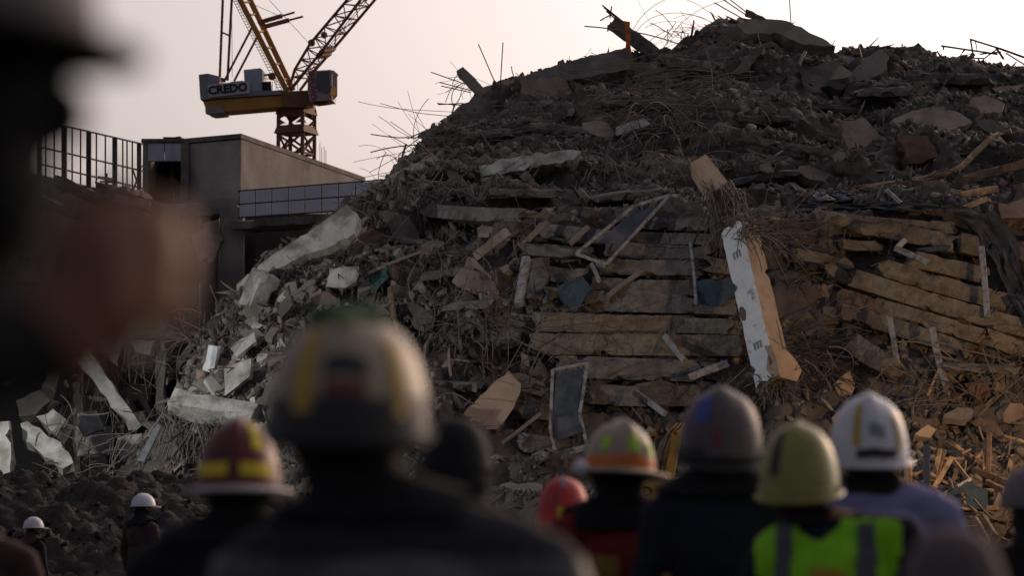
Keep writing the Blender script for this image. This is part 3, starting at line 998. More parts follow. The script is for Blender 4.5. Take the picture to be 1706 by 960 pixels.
STUBS = []
SC = [
    (1060, 1210, 366, 372, 18, M_SLABG, 'thin dark slab under the top right of the middle stack'),
    (870, 985, 412, 418, 18, M_SLABG, 'short dark slab behind the grey green sheet'),
    (880, 975, 452, 458, 22, M_SLABG, 'dark slab end left of the blue rag'),
    (1180, 1236, 440, 446, 24, M_SLAB, 'short rusty slab end touching the white column'),
    (1182, 1240, 478, 486, 20, M_SLAB, 'short slab end behind the blue sheet at the column'),
    (900, 1000, 488, 494, 22, M_SLABG, 'dark slab piece beneath the blue rag'),
    (1165, 1245, 612, 618, 26, M_SLABG, 'dark slab end left of the column foot'),
    (925, 1055, 354, 358, 27, M_SLABG, 'jagged grey floor slab at the top of the middle stack, behind the tilted window frame'),
    (740, 905, 352, 358, 22, M_SLABG, 'dusty grey floor slab left of the top of the middle stack'),
    (905, 1210, 384, 398, 23, M_SLABG, 'long grey floor slab second from the top of the middle stack'),
    (1015, 1185, 414, 420, 24, M_SLABG, 'grey floor slab right of the tilted window frame, third from the top'),
    (1000, 1172, 441, 447, 25, M_SLABG, 'grey floor slab just below the tilted window frame'),
    (985, 1178, 470, 478, 27, M_SLABG, 'grey floor slab in the middle of the middle stack beside the blue sheet'),
    (955, 1232, 500, 508, 27, M_SLABG, 'long grey brown floor slab beneath the blue sheet'),
    (885, 1146, 532, 540, 30, M_SLAB, 'brown floor slab with a clean front edge left of the column, fourth from the bottom'),
    (1152, 1236, 543, 546, 26, M_SLAB, 'short cracked brown slab between the long slab and the white column'),
    (893, 1238, 571, 577, 33, M_SLAB, 'long brown floor slab low in the middle stack, third from the bottom'),
    (930, 1160, 606, 618, 32, M_SLABG, 'grey floor slab above the upright bent window frame, second from the bottom'),
    (982, 1165, 652, 660, 32, M_SLABG, 'lowest grey floor slab of the middle stack, behind the white helmet'),
    (838, 922, 680, 690, 26, M_SLABG, 'short dark slab left of the upright bent window frame'),
    (846, 925, 735, 742, 28, M_SLABG, 'dark low slab left of the foot of the upright window frame'),
]
for (L, Rr, yl, yr, th, m, lab) in SC:
    slab_px(L, Rr, yl, yr, th * random.uniform(0.98, 1.18), 0.62, m, lab)

SR = [
    (1330, 1420, 424, 440, 18, 'dark tan slab end in the wires left of the right stack'),
    (1380, 1450, 448, 470, 18, 'short tan slab end in the wires beside the right stack'),
    (1600, 1720, 400, 420, 30, 'tan slab under the dark tarp'),
    (1640, 1740, 560, 590, 24, 'tan slab end at the right edge under the longest slab'),
    (1362, 1588, 358, 378, 22, 'tan slab along the top of the right stack'),
    (1410, 1470, 379, 382, 18, 'short tan slab piece below the top slab of the right stack'),
    (1474, 1600, 384, 410, 27, 'thick tan slab below the top slab of the right stack'),
    (1398, 1464, 402, 408, 15, 'small thin tan slab piece at the left of the right stack'),
    (1520, 1640, 428, 460, 27, 'tan slab under the white angle strip in the right stack'),
    (1476, 1706, 447, 510, 27, 'long sloping tan slab behind the tall white strip'),
    (1430, 1740, 464, 556, 27, 'longest sloping tan slab in the middle of the right stack'),
    (1424, 1662, 497, 570, 26, 'sloping tan slab second from the bottom of the right stack'),
    (1416, 1638, 520, 592, 24, 'lowest long sloping tan slab with two strips in front'),
    (1450, 1516, 588, 630, 34, 'short thick tan slab fallen below the right stack'),
]
for (L, Rr, yl, yr, th, lab) in SR:
    slab_px(L, Rr, yl, yr, th * random.uniform(1.0, 1.16), 0.65, M_SLAB, lab, group='sloping floor slabs of the right stack')

# ---------------------------------------------------------------- the white column
def col_mats(x, y, z):
    return 0 if y < -0.49 else (1 if abs(z) > 0.49 else 2)


cA = P(1232, 384, 64.3); cB = P(1291, 640, 62.7)
colm = rough_beam('broken_column', cA, cB, 0.64, 0.60, [M_WHITE, M_BEIGE, M_CONC], hint=Vector((0.64, 0.76, -0.05)), rough=0.010, jag=0.16, chip=0.06, low=0.22,
                  step=0.13, fmat_fn=col_mats)
tag(colm, 'leaning broken column with a white painted face and a bare tan side', 'column')
ax = (cB - cA).normalized()
cm = frame_mat(cA, cB, Vector((0.64, 0.76, -0.05)))
for (t, lab, s) in ((-0.31, 'm', 0.9), (0.28, 'E', 1.0)):
    L_ = (cB - cA).length
    for k in range(3):
        mw = cm @ Matrix.Translation((t * L_ + (k - 1) * 0.0, -0.322, (k - 1) * 0.085))
        box('painted_mark', (-0.075, -0.012, -0.022), (0.075, 0.012, 0.022), M_CRG, colm, mw=mw)
    mw = cm @ Matrix.Translation((t * L_ - 0.085, -0.322, 0))
    box('painted_mark', (-0.012, -0.013, -0.12), (0.012, 0.013, 0.12), M_CRG, colm, mw=mw)
mw = cm @ Matrix.Translation((0.05 * (cB - cA).length, -0.322, -0.20))
sp = [(.2 * math.cos(a) * random.uniform(.7, 1.1), .1 * math.sin(a) * random.uniform(.7, 1.1)) for a in [k * .628 for k in range(10)]]
mesh('spalled_patch', [(a, -.012, b) for a, b in sp] + [(a, .02, b) for a, b in sp], [tuple(range(10)), tuple(range(19, 9, -1))] + [(k, k + 10, (k + 1) % 10 + 10, (k + 1) % 10) for k in range(10)], M_CONCD, colm, mw=mw)

def PL(name, label, cat, pts, nrm, th, m, jag=0.03, off=0.25, d=None, group=None):
    cx = sum(p[0] for p in pts) / len(pts); cy = sum(p[1] for p in pts) / len(pts)
    d = d if d else hd(cx, cy, off)
    return tag(plate(name, pts, d, nrm, th, m, jag), label, cat, group)


# ---------------------------------------------------------------- broken slabs and blocks traced piece by piece
PL('crest_slab', 'long flat slab edge along the skyline left of the orange strap', 'slab', [(858, 130), (935, 106), (1042, 79), (1054, 90), (1044, 116), (940, 134), (880, 146)], (0.1, -.8, .6), 0.35, M_CONCD, d=82.6)
PL('concrete_box', 'boxy broken concrete block below the left end of the skyline slab', 'block', [(866, 134), (925, 127), (945, 136), (944, 170), (900, 178), (868, 162)], (-.1, -.95, .1), 0.9, M_PINK, d=81.5)
PL('concrete_post', 'short upright concrete stub beside the boxy block near the skyline', 'post', [(944, 150), (958, 150), (958, 180), (946, 180)], (.1, -1, .1), 0.25, M_PINK, d=81)
PL('crest_cap_slab', 'rounded pale slab capping the highest point of the rubble', 'slab', [(1226, 40), (1262, 30), (1310, 34), (1392, 76), (1340, 74), (1300, 56), (1240, 54)], (.15, -.7, .7), 0.5, M_CONC, d=85.6)
PL('buried_slab', 'half buried dusty slab below the peak of the rubble', 'slab', [(1330, 118), (1395, 100), (1425, 128), (1402, 150), (1340, 140)], (.1, -.85, .5), 0.3, M_CONCD, off=0.5)
PL('buried_slab', 'half buried dark slab under the peak, left of the dusty slab', 'slab', [(1210, 140), (1320, 130), (1325, 158), (1215, 160)], (0, -.95, .3), 0.4, M_CONCD, off=0.5)
PL('slab_edge', 'long pale slab edge sticking out of the upper left slope', 'slab', [(798, 278), (850, 264), (950, 249), (968, 252), (955, 266), (840, 289), (806, 294)], (0, -1, .15), 1.6, M_PALE, off=1.0)
PL('slab_edge', 'short pale slab edge right of the long one on the upper slope', 'slab', [(1026, 212), (1072, 196), (1084, 206), (1042, 222), (1026, 226)], (0, -1, .3), 1.0, M_PALE, off=0.9)
PL('slab_edge', 'dark flat slab edge in the upper slope under the skyline block', 'slab', [(968, 198), (1010, 190), (1024, 200), (1018, 208), (972, 210)], (0, -.9, .4), 0.5, M_CONCD, off=0.5)
PL('plaster_slab', 'upright pinkish slab on the upper right slope', 'slab', [(1402, 206), (1438, 195), (1468, 228), (1475, 258), (1442, 276), (1420, 266), (1408, 236)], (.3, -.8, .45), 0.22, M_PINK, off=0.6)
PL('plaster_slab', 'large flat pinkish slab lying on the upper right slope', 'slab', [(1486, 200), (1520, 184), (1560, 176), (1600, 188), (1620, 202), (1572, 222), (1530, 227), (1500, 214)], (.1, -.6, .8), 0.22, M_PINK, off=0.6)
PL('plaster_slab', 'smaller flat pinkish slab right of the large one', 'slab', [(1604, 166), (1640, 158), (1674, 172), (1666, 188), (1625, 188)], (.1, -.6, .8), 0.2, M_PINK, off=0.5)
PL('plaster_slab', 'flat slab at the right edge below the steel scrap', 'slab', [(1652, 146), (1712, 140), (1716, 162), (1670, 160)], (.1, -.6, .8), 0.2, M_PINK, off=0.5)
PL('brick_panel', 'orange brown boxy panel under the large flat pinkish slab', 'panel', [(1496, 226), (1546, 226), (1564, 262), (1514, 272)], (.1, -.9, .3), 0.4, M_BRICK, off=0.5)
PL('column_stub', 'pale column stub standing above the hanging bundle of bars', 'column', [(1150, 272), (1176, 257), (1213, 303), (1182, 323)], (-.12, -.85, .5), 0.55, M_BEIGE, d=65.9, jag=0.0)
PL('slab_fragment', 'small brown slab fragment right of the column stub', 'slab', [(1268, 274), (1282, 270), (1300, 296), (1286, 302)], (.1, -.9, .3), 0.2, M_CONC)
PL('flank_slab', 'long pale slab sliding down the lit left flank', 'slab', [(578, 341), (596, 357), (590, 388), (546, 413), (486, 435), (433, 458), (394, 486), (394, 474), (451, 427), (532, 374)], (-.2, -.85, .5), 0.3, M_PALE, d=65.6)
FLB = []
PL('flank_slab', 'dark thin slab leaning left of the green topped helmet', 'slab', [(424, 562), (483, 491), (487, 509), (461, 541), (437, 580)], (-.3, -.85, .3), 0.15, M_CONCD, off=0.6)
PL('wall_panel', 'small square pale panel in the lit left flank', 'panel', [(374, 613), (418, 598), (416, 628), (374, 660)], (-.4, -.9, .2), 0.1, M_PALE, off=0.6, jag=0.01)
PL('wall_panel', 'pale tilted panel above the square panel on the left flank', 'panel', [(383, 580), (423, 553), (426, 569), (393, 596)], (-.4, -.8, .4), 0.1, M_PALE, off=0.6, jag=0.02)
pass
pass
pass
PL('flank_slab', 'grey slab lying against the lower left flank above the bright block', 'slab', [(318, 640), (350, 628), (372, 648), (345, 655)], (-.4, -.7, .5), 0.15, M_CONC, off=0.5)
PL('flank_slab', 'pale slab scrap at the upper end of the left flank', 'slab', [(470, 430), (500, 420), (520, 432), (486, 446)], (-.4, -.7, .5), 0.15, M_CONC, off=0.5)
PL('pink_slab', 'pinkish broken slab leaning right of the big helmet', 'slab', [(772, 690), (800, 660), (848, 618), (868, 640), (856, 680), (828, 716), (800, 720)], (.25, -.9, .35), 0.3, M_BEIGE, off=0.8)
PL('plate_scrap', 'dark flat plate in the debris right of the upright window frame', 'plate', [(1060, 640), (1100, 632), (1132, 645), (1110, 676), (1076, 668)], (.1, -.7, .6), 0.12, M_CONCD, off=0.7)
PL('tan_block', 'tan block in the wires low right of the white column', 'block', [(1285, 575), (1312, 585), (1336, 618), (1328, 636), (1300, 628)], (.45, -.85, .1), 0.3, M_BEIGE, d=62.2)
PL('tan_block', 'rounded tan block behind the lavender shirted person', 'block', [(1390, 640), (1416, 618), (1424, 640), (1418, 662), (1398, 664)], (.2, -.9, .3), 0.3, M_BEIGE, off=0.5)
PL('orange_block', 'orange brown block right of the white helmet', 'block', [(1524, 724), (1546, 708), (1560, 716), (1550, 730)], (.1, -.9, .4), 0.3, M_BEIGE, off=0.6)
PL('orange_block', 'orange brown block in the dark gap under the right stack', 'block', [(1606, 640), (1630, 632), (1648, 650), (1624, 662)], (.1, -.9, .4), 0.3, M_BRICK, off=0.5)
PL('blue_sheet', 'dark blue sheet hanging beside a thin rod in the middle stack', 'sheet', [(1160, 470), (1222, 462), (1230, 490), (1196, 512), (1162, 508)], (0, -1, .1), 0.03, M_BLUEP, off=0.8)
PL('blue_sheet', 'dark blue rag draped over the left part of the middle stack', 'sheet', [(930, 478), (972, 464), (985, 482), (960, 520), (940, 506)], (0, -1, .2), 0.03, M_BLUEP, off=0.75)
PL('grey_sheet', 'grey green sheet between the white strip and the tilted window frame', 'sheet', [(884, 432), (914, 428), (912, 470), (898, 500), (884, 478)], (0, -1, .1), 0.03, M_CONCD, off=0.6)
PL('teal_rag', 'teal rag hanging on a strip near the green topped helmet', 'rag', [(612, 456), (645, 442), (644, 466), (624, 490)], (0, -1, .2), 0.04, M_TEAL, off=0.6)
PL('brown_cloth', 'reddish brown cloth lump at the top of the left flank', 'cloth', [(588, 396), (621, 381), (656, 396), (628, 420), (600, 424)], (-.2, -.8, .5), 0.2, M_RAG, off=0.4)
PL('ruin_block', 'bright cream block by the ruined frame at far left', 'block', [(60, 694), (88, 682), (110, 699), (94, 726)], (-.2, -.8, .5), 0.4, M_PALE, d=62.5)
PL('ruin_slab', 'large cream slab tipped over at far left', 'slab', [(34, 706), (46, 702), (101, 737), (122, 772), (105, 781), (74, 762), (38, 733)], (-.1, -.85, .5), 0.3, M_PALE, d=61.8)
PL('ruin_block', 'cream wall stump in the left corner above the earth bank', 'block', [(-20, 704), (14, 702), (17, 790), (-20, 792)], (.1, -1, .1), 0.5, M_PALE, d=61)
PL('ruin_slab', 'dark slab lump above the large cream slab at far left', 'slab', [(26, 668), (66, 650), (84, 668), (60, 690), (32, 694)], (-.1, -.8, .5), 0.3, M_CONCD, d=63)
PL('glass_sheet', 'long dark glass sheet leaning at the foot of the left flank', 'glass', [(228, 768), (262, 706), (268, 712), (240, 770)], (-.2, -.9, .3), 0.04, M_GLASS, d=60.0, jag=0)
PL('grey_slab', 'smooth grey slab lump behind the red helmet', 'slab', [(812, 814), (850, 804), (904, 808), (896, 830), (840, 834)], (.0, -.6, .8), 0.3, M_CONC, off=0.5)
PL('blue_board', 'dark blue panel propped in the timber at lower right', 'panel', [(1566, 830), (1612, 802), (1646, 818), (1642, 850), (1600, 852)], (-.1, -.8, .6), 0.06, M_BLUEP, off=0.8, jag=0.01)
PL('pale_slab', 'pale slab block at the right edge beside the dark tarp', 'slab', [(1664, 338), (1720, 330), (1722, 362), (1668, 364)], (-.1, -1, .2), 0.8, M_PINK, off=0.5)
PL('pale_slab', 'pale block at the right edge above the tarp', 'slab', [(1686, 308), (1724, 300), (1724, 326), (1692, 330)], (-.1, -1, .2), 0.6, M_PINK, off=0.5)

for (nm, lab, cat, a, b, w, h, m, hint, jg) in (
    ('flank_block', 'bright square block on the left flank below the long slab', 'block', (418, 512), (444, 456), .52, .5, M_PALE, (.75, .65, .1), .06),
    ('white_block', 'narrow bright white block on the left flank', 'block', (350, 622), (357, 576), .26, .3, M_WHITE, (.8, .6, 0), .05),
    ('cream_boulder', 'rounded cream boulder at the outer edge of the left flank', 'boulder', (306, 634), (326, 576), .5, .45, M_PALE, (.6, .8, 0), .2),
    ('bright_block', 'large bright block jutting out at the foot of the left flank', 'block', (286, 672), (424, 698), .55, .42, M_PALE, (.1, .75, -.6), .1)):
    dd_ = hd((a[0] + b[0]) / 2, (a[1] + b[1]) / 2, .45)
    tag(rough_beam(nm, P(*a, dd_), P(*b, dd_ - .1), w, h, m, hint=Vector(hint), rough=.02, jag=jg, chip=.05 if 'boulder' not in nm else .16, step=.12), lab, cat)
PL('overhang_slab', 'dark jagged slab overhanging the left skyline below the stub', 'slab', [(720, 242), (744, 194), (788, 160), (832, 166), (812, 205), (766, 240)], (-.35, -.85, .3), .5, M_CONCD, d=80.2, jag=.05)
BEAMS = [
    ('crest_column', 'leaning broken column with bars on the skyline beside the orange strap', 'column', (1020, 38), (1092, 92), 84.6, .42, .42, M_CONCD),
    ('crest_stub', 'small broken column stub with curled bars on the left skyline', 'column', (766, 117), (806, 160), 81.5, .3, .3, M_CONC),
    ('crest_pole', 'dark pole end at the very top of the rubble', 'pole', (1243, 21), (1276, 36), 86, .2, .2, M_WOODD),
    ('concrete_beam', 'brown beam lying under the long bent pole at right', 'beam', (1592, 304), (1720, 268), 69, .3, .22, M_WOODD),
    ('concrete_beam', 'long brown beam at the right, below the bent pole', 'beam', (1432, 318), (1560, 300), 69, .3, .16, M_WOODD),
    ('concrete_beam', 'dark beam along the foot of the dark rubble slope under the peak', 'beam', (1236, 232), (1420, 262), None, .3, .2, M_CONCD),
    ('concrete_beam', 'pale rounded beam end high on the left flank near the skyline', 'beam', (648, 308), (720, 268), None, .35, .3, M_CONC),
    ('fallen_beam', 'brown orange edged beam slanting in the timber debris at lower right', 'beam', (1622, 700), (1684, 742), None, .25, .25, M_WOODD),
    ('concrete_tube', 'short grey tube lying on the middle stack', 'tube', (1074, 500), (1116, 478), None, .2, .2, M_CONC),
]
for (nm, lab, cat, a, b, d, w, h, m) in BEAMS:
    da = d or hd(*a, 0.3); db = d or hd(*b, 0.3)
    tag(rough_beam(nm, P(*a, da), P(*b, db), w, h, m, rough=0.03, jag=0.1, step=0.14), lab, cat)

# ---------------------------------------------------------------- strips, boards and posts
STRIPS = [
    ('white_strip', 'upright ridged white strip left of the middle stack', (864, 508), (877, 430), 13, M_ALU),
    ('pink_board', 'pale pinkish board slanting above the upright white strip', (792, 428), (846, 386), 15, M_PINK),
    ('pink_board', 'short pale board left of the tilted window frame', (880, 399), (912, 371), 9, M_PINK),
    ('pink_board', 'short curled board touching the tilted window frame', (950, 406), (980, 379), 9, M_PINK),
    ('thin_strip', 'thin strip dangling under the tilted window frame', (986, 440), (998, 469), 6, M_ALU),
    ('thin_strip', 'pale pointed strip below the tilted window frame', (1012, 494), (1062, 457), 8, M_CONC),
    ('thin_rod', 'tall thin upright rod left of the blue sheet', (1150, 404), (1160, 508), 5, M_ALU),
    ('white_strip', 'white strip slanting in front of the lowest slabs', (1108, 560), (1141, 602), 9, M_ALU),
    ('grey_strip', 'grey ridged strip left of the foot of the white column', (1148, 630), (1213, 606), 12, M_ALU),
    ('grey_strip', 'grey strip slanting behind the cream helmet with orange band', (1058, 654), (1108, 690), 9, M_ALU),
    ('white_post', 'tall white strip in front of the right stack', (1635, 412), (1645, 530), 9, M_ALU),
    ('white_post', 'left white strip hanging below the right stack', (1481, 526), (1495, 607), 8, M_ALU),
    ('white_post', 'longer twisted white strip hanging below the right stack', (1553, 548), (1576, 644), 10, M_ALU),
    ('white_angle', 'white ridged angle strip lying on the right stack', (1492, 414), (1547, 438), 9, M_ALU),
    ('white_angle', 'short white angle end on the right stack', (1494, 414), (1508, 400), 9, M_PALE),
    ('blue_strip', 'pale blue strip beside the white angle strip', (1528, 418), (1584, 412), 8, M_BLUEP),
    ('white_strip', 'short white strip high on the right terrace', (1477, 317), (1501, 338), 6, M_ALU),
    ('yellow_board', 'yellowish board on the right terrace near the tarp', (1600, 326), (1660, 315), 11, M_WOOD),
    ('yellow_board', 'shorter yellowish board under the other by the tarp', (1604, 348), (1642, 332), 9, M_WOOD),
    ('thin_strip', 'thin pale strip holding the teal rag', (612, 456), (700, 420), 5, M_CONC),
    ('grey_strip', 'pale strip left of the green topped helmet', (488, 490), (525, 468), 6, M_CONC),
    ('thin_strip', 'pale strip slanting below the pinkish broken slab', (838, 738), (900, 690), 6, M_CONC),
    ('thin_strip', 'short dark strip high on the middle stack', (966, 316), (984, 336), 8, M_CONCD),
    ('brown_pole', 'brown board standing right of the green topped helmet', (650, 480), (656, 530), 8, M_WOODD),
    ('thin_strip', 'small pale strip near the foot of the left flank', (556, 700), (600, 690), 5, M_CONC),
    ('thin_strip', 'dark bent strip on the upper slope above the wooden boards', (1568, 140), (1622, 90), 7, M_CONCD),
    ('thin_strip', 'pale strip poking out below the peak of the rubble', (1330, 108), (1342, 86), 5, M_CONC),
    # timber at lower right
    ('plank', 'first of two upright pale planks beside the lavender shirt', (1509, 772), (1511, 826), 5, M_WOOD),
    ('plank', 'second of two upright pale planks beside the lavender shirt', (1517, 768), (1517, 826), 6, M_WOOD),
    ('plank', 'thin pale rail on top of the two upright planks', (1512, 772), (1556, 760), 4, M_ALU),
    ('plank', 'brown upright plank behind the grey post', (1566, 750), (1553, 804), 7, M_WOOD),
    ('plank', 'brown leaning plank second behind the grey post', (1574, 752), (1561, 800), 6, M_WOODD),
    ('plank', 'curved yellow plank leaning right of the grey post', (1585, 764), (1556, 814), 8, M_WOOD),
    ('plank', 'pale plank slanting down to the blue panel', (1586, 764), (1614, 800), 6, M_WOOD),
    ('plank', 'thin bright stick crossing above the blue panel', (1638, 750), (1608, 788), 4, M_WOOD),
    ('plank', 'small brown plank standing above the blue panel', (1597, 768), (1587, 804), 6, M_WOODD),
    ('plank', 'narrow upright plank above the dark board, left one', (1641, 732), (1640, 784), 5, M_WOOD),
    ('plank', 'wide upright plank above the dark board, right one', (1648, 724), (1646, 788), 8, M_WOODD),
    ('plank', 'dark thick board lying right of the blue panel', (1622, 784), (1684, 808), 11, M_WOODD),
    ('plank', 'bright curved yellow plank under the dark thick board', (1644, 804), (1674, 818), 9, M_WOOD),
    ('plank', 'flat yellowish plank below the blue panel', (1622, 850), (1674, 846), 7, M_WOOD),
    ('plank', 'broad upright bright plank low right, left of a pair', (1622, 866), (1642, 902), 13, M_WOOD),
    ('plank', 'broad upright bright plank low right, right of a pair', (1636, 862), (1656, 896), 13, M_WOOD),
    ('plank', 'flat brown plank at the bottom of the timber heap', (1600, 912), (1648, 904), 11, M_WOOD),
    ('plank', 'dark plank slanting above the upright planks', (1574, 738), (1620, 770), 8, M_WOODD),
    ('plank', 'small yellow plank right of the lavender shirt', (1524, 838), (1546, 834), 8, M_WOOD),
    ('plank', 'small broken plank at the right below the dark board', (1668, 900), (1690, 910), 9, M_WOOD),
    ('plank', 'thin upright stick under the right stack', (1546, 660), (1566, 612), 4, M_WOOD),
    ('blue_rail', 'pale rail along the upper edge of the dark blue panel', (1566, 828), (1617, 799), 6, M_ALU),
]
for (nm, lab, a, b, w, m) in STRIPS:
    off = 0.85 if a[0] < 1500 and nm != 'plank' else 0.6
    da = hd(*a, off); db = hd(*b, off)
    dm = min(da, db)
    da = min(da, dm + 0.7); db = min(db, dm + 0.7)
    ww = w * da / F
    tag(bar(nm, P(*a, da), P(*b, db), ww * (0.9 if nm != 'white_post' else 1), ww * 1.05, m, hint=Vector((0.3, 1, 0.2)), bend=random.uniform(-.015, .015) * (P(*a, da) - P(*b, db)).length), lab,
        nm.split('_')[-1], 'broken planks in the timber heap' if nm == 'plank' else None)

# angled dark supports etc. on the tilted window frames
def window_frame(name, label, corners, d, w, off, pane_pts):
    root = empty(name, P(corners[0][0], corners[0][1], d))
    tag(root, label, 'window frame')
    W = [P(px, py, d - 0.5 + o_) for (px, py, o_) in corners]
    n = len(W)
    for i in range(n):
        bar('frame_bar', W[i], W[(i + 1) % n], w, w * 1.2, M_ALU, parent=root, hint=Vector((0.2, 1, 0.1)))
    if pane_pts:
        # pane lies on the plane of the frame
        a, b, c = W[0], W[1], W[2]
        nrm = (b - a).cross(c - a).normalized()
        if nrm.y > 0: nrm = -nrm
        pl = []
        for (px, py) in pane_pts:
            r = ray(px, py)
            t = (a + nrm * -0.02 - CAMP).dot(nrm) / r.dot(nrm)
            pl.append(CAMP + r * t)
        bm = bmesh.new()
        f1 = [bm.verts.new(p) for p in pl]
        f2 = [bm.verts.new(p - nrm * 0.02) for p in pl]
        bm.faces.new(f1); bm.faces.new(f2[::-1])
        for i in range(len(pl)):
            bm.faces.new((f1[i], f2[i], f2[(i + 1) % len(pl)], f1[(i + 1) % len(pl)]))
        bmesh.ops.recalc_face_normals(bm, faces=bm.faces)
        bm_obj('glass_pane', bm, M_GLASS, root)
    return root


dW = hd(1040, 390, 0.5)
window_frame('window_frame', 'tilted metal window frame lying on the top of the middle stack', [(960, 423, -.5), (1010, 441, -.6), (1116, 325, 0.1), (1057, 343, 0.1)], dW, 0.065, 0, [(995, 404), (1040, 408), (1094, 345), (1058, 350)])
dW2 = hd(950, 680, 0.6)
window_frame('window_frame', 'upright bent metal window frame at the foot of the middle stack', [(921, 617, 0), (979, 605, 0), (966, 690, -.3), (978, 743, -.3), (926, 757, -.3), (917, 718, -.3)], dW2, 0.06, 0, [(926, 622), (972, 614), (962, 690), (970, 720), (928, 735), (922, 700)])
window_frame('window_frame', 'small bent metal frame leaning below the upright window frame', [(930, 764, 0), (985, 744, 0), (996, 786, -.3), (938, 800, -.3)], dW2 - 0.6, 0.06, 0, [(936, 768), (980, 750), (988, 782), (944, 792)])

# bent pole over the right slope
pp = [(1428, 314), (1480, 308), (1530, 300), (1580, 289), (1602, 278), (1622, 258), (1645, 236), (1664, 224), (1684, 218)]
dp = [hd(x, y, 0.35) for x, y in pp]
dp = [min(a, 76) for a in dp]
tag(tube('bent_pole', [P(x, y, d) for (x, y), d in zip(pp, dp)], 0.085, M_WOOD, sides=8), 'long bent pale pole lying across the upper right slope', 'pole')

# cloth: ribbons between two pixel polylines
def cloth(name, label, cat, top, bot, d, m, nv=16, amp=0.11, thick=0.015, off=None):
    n = len(top)
    nu = (n - 1) * 5
    V, Fc = [], []
    sd_ = random.uniform(0, 90)
    for i in range(nu + 1):
        t = i / nu * (n - 1)
        k = min(n - 2, int(t)); f = t - k
        a = (top[k][0] * (1 - f) + top[k + 1][0] * f, top[k][1] * (1 - f) + top[k + 1][1] * f)
        b = (bot[k][0] * (1 - f) + bot[k + 1][0] * f, bot[k][1] * (1 - f) + bot[k + 1][1] * f)
        for j in range(nv + 1):
            s = j / nv
            px = a[0] * (1 - s) + b[0] * s; py = a[1] * (1 - s) + b[1] * s
            q = P(px, py, d(px, py) if callable(d) else d)
            w = math.sin(s * 15 + i * 0.22 + sd_ + 2 * noise.noise(Vector((i * .2, 0, sd_)))) * amp * min(1, .4 + s) + noise.noise(Vector((i * 0.3, j * 0.4, sd_))) * amp * 1.8
            q = q + Vector((noise.noise(Vector((i * .5, j * .9, sd_ + 5))) * amp * .8, 0, noise.noise(Vector((i * .5, j * .2, sd_ + 9))) * amp * .8))
            V.append(q + Vector((0, w, w * 0.3)))
    nvv = nv + 1
    N = len(V)
    V = V + [v + Vector((0, thick, -thick * 0.3)) for v in V]
    for i in range(nu):
        for j in range(nv):
            q = i * nvv + j
            Fc.append((q, q + nvv, q + nvv + 1, q + 1))
            Fc.append((N + q, N + q + 1, N + q + nvv + 1, N + q + nvv))
    for i in range(nu):
        for j in (0, nv):
            q = i * nvv + j
            Fc.append((q, q + nvv, N + q + nvv, N + q))
    return tag(mesh(name, V, Fc, m, smooth=True), label, cat)


cloth('dark_tarp', 'dark tarp draped down over the right end of the right stack', 'tarp', [(1566, 342), (1610, 346), (1655, 352), (1680, 378), (1700, 430), (1720, 480)],
      [(1578, 356), (1612, 372), (1632, 392), (1658, 440), (1684, 500), (1716, 556)], lambda x, y: hd(x, y, 0.75), M_CLOTH)
cloth('grey_sheeting', 'grey crumpled sheeting along the terrace above the right stack', 'sheeting', [(1330, 338), (1400, 340), (1470, 338), (1560, 338)], [(1336, 352), (1400, 350), (1470, 350), (1570, 352)],
      lambda x, y: hd(x, y, 0.5), M_CLOTH)
cloth('orange_strap', 'orange cloth strap tied round the leaning column on the skyline', 'strap', [(1039, 34), (1042, 52), (1043, 70), (1041, 92)], [(1050, 36), (1049, 52), (1050, 70), (1053, 92)],
      84.0, M_ORANGE, nv=3, amp=0.015)
cloth('blue_plastic', 'dark blue plastic sheeting scrap on the terrace right of the hanging bars', 'sheeting', [(1352, 318), (1380, 312), (1420, 318)], [(1358, 336), (1384, 338), (1424, 334)],
      lambda x, y: hd(x, y, 0.4), M_BLUEP)

# ---------------------------------------------------------------- rods and cables against the sky
def rod(label, a, b, d, r=0.016, m=M_REBARD, grp=None, d2=None):
    tag(tube('rebar_rod', [P(*a, d), P(*b, d2 or d)], r, m, sides=5), label, 'rod', grp)


rod('straight rod leaning left above the left skyline, left of a pair', (797, 73), (830, 150), 82)
rod('straight upright rod above the left skyline, right of a pair', (838, 70), (833, 150), 82)
for (a, b) in (((718, 120), (775, 140)), ((732, 137), (790, 152)), ((735, 143), (785, 154)), ((730, 174), (772, 172)), ((728, 172), (780, 176))):
    rod('thin bar sticking out to the left from the left skyline stub', a, b, 81.5, grp='bars sticking out left of the skyline stub')
for (a, b) in (((1003, 8), (1046, 42)), ((1006, 12), (1050, 48)), ((1010, 18), (1040, 44)), ((1000, 34), (1018, 24)), ((1019, 10), (1016, 30)), ((1012, 52), (1018, 36))):
    rod('thin bar sticking out of the top of the leaning skyline column', a, b, 84.4, r=0.022, grp='bars of the leaning skyline column')
for (a, b) in (((1198, -6), (1242, 24)), ((1210, -6), (1246, 22)), ((1190, 4), (1236, 30))):
    rod('thin bar rising from the dark pole at the peak', a, b, 86, r=0.02, grp='bars at the peak')
rod('thin upright aerial rod right of the peak', (1315, -8), (1318, 42), 86, r=0.018)
rod('thin bar on the skyline between peak and right scrap', (1392, 66), (1384, 78), 86, r=0.012)
for (a, b, w) in (((1568, 76), (1662, 90), .035), ((1572, 76), (1572, 82), .03), ((1617, 66), (1622, 96), .03), ((1616, 65), (1664, 80), .04), ((1664, 80), (1712, 98), .045),
                  ((1625, 68), (1628, 84), .015), ((1600, 95), (1640, 97), .03), ((1632, 90), (1668, 86), .03), ((1660, 80), (1672, 98), .04), ((1640, 96), (1660, 82), .03),
                  ((1676, 88), (1712, 112), .03), ((1590, 102), (1604, 86), .035)):
    pass
sf = empty('steel_scrap', P(1640, 95, 84.5))
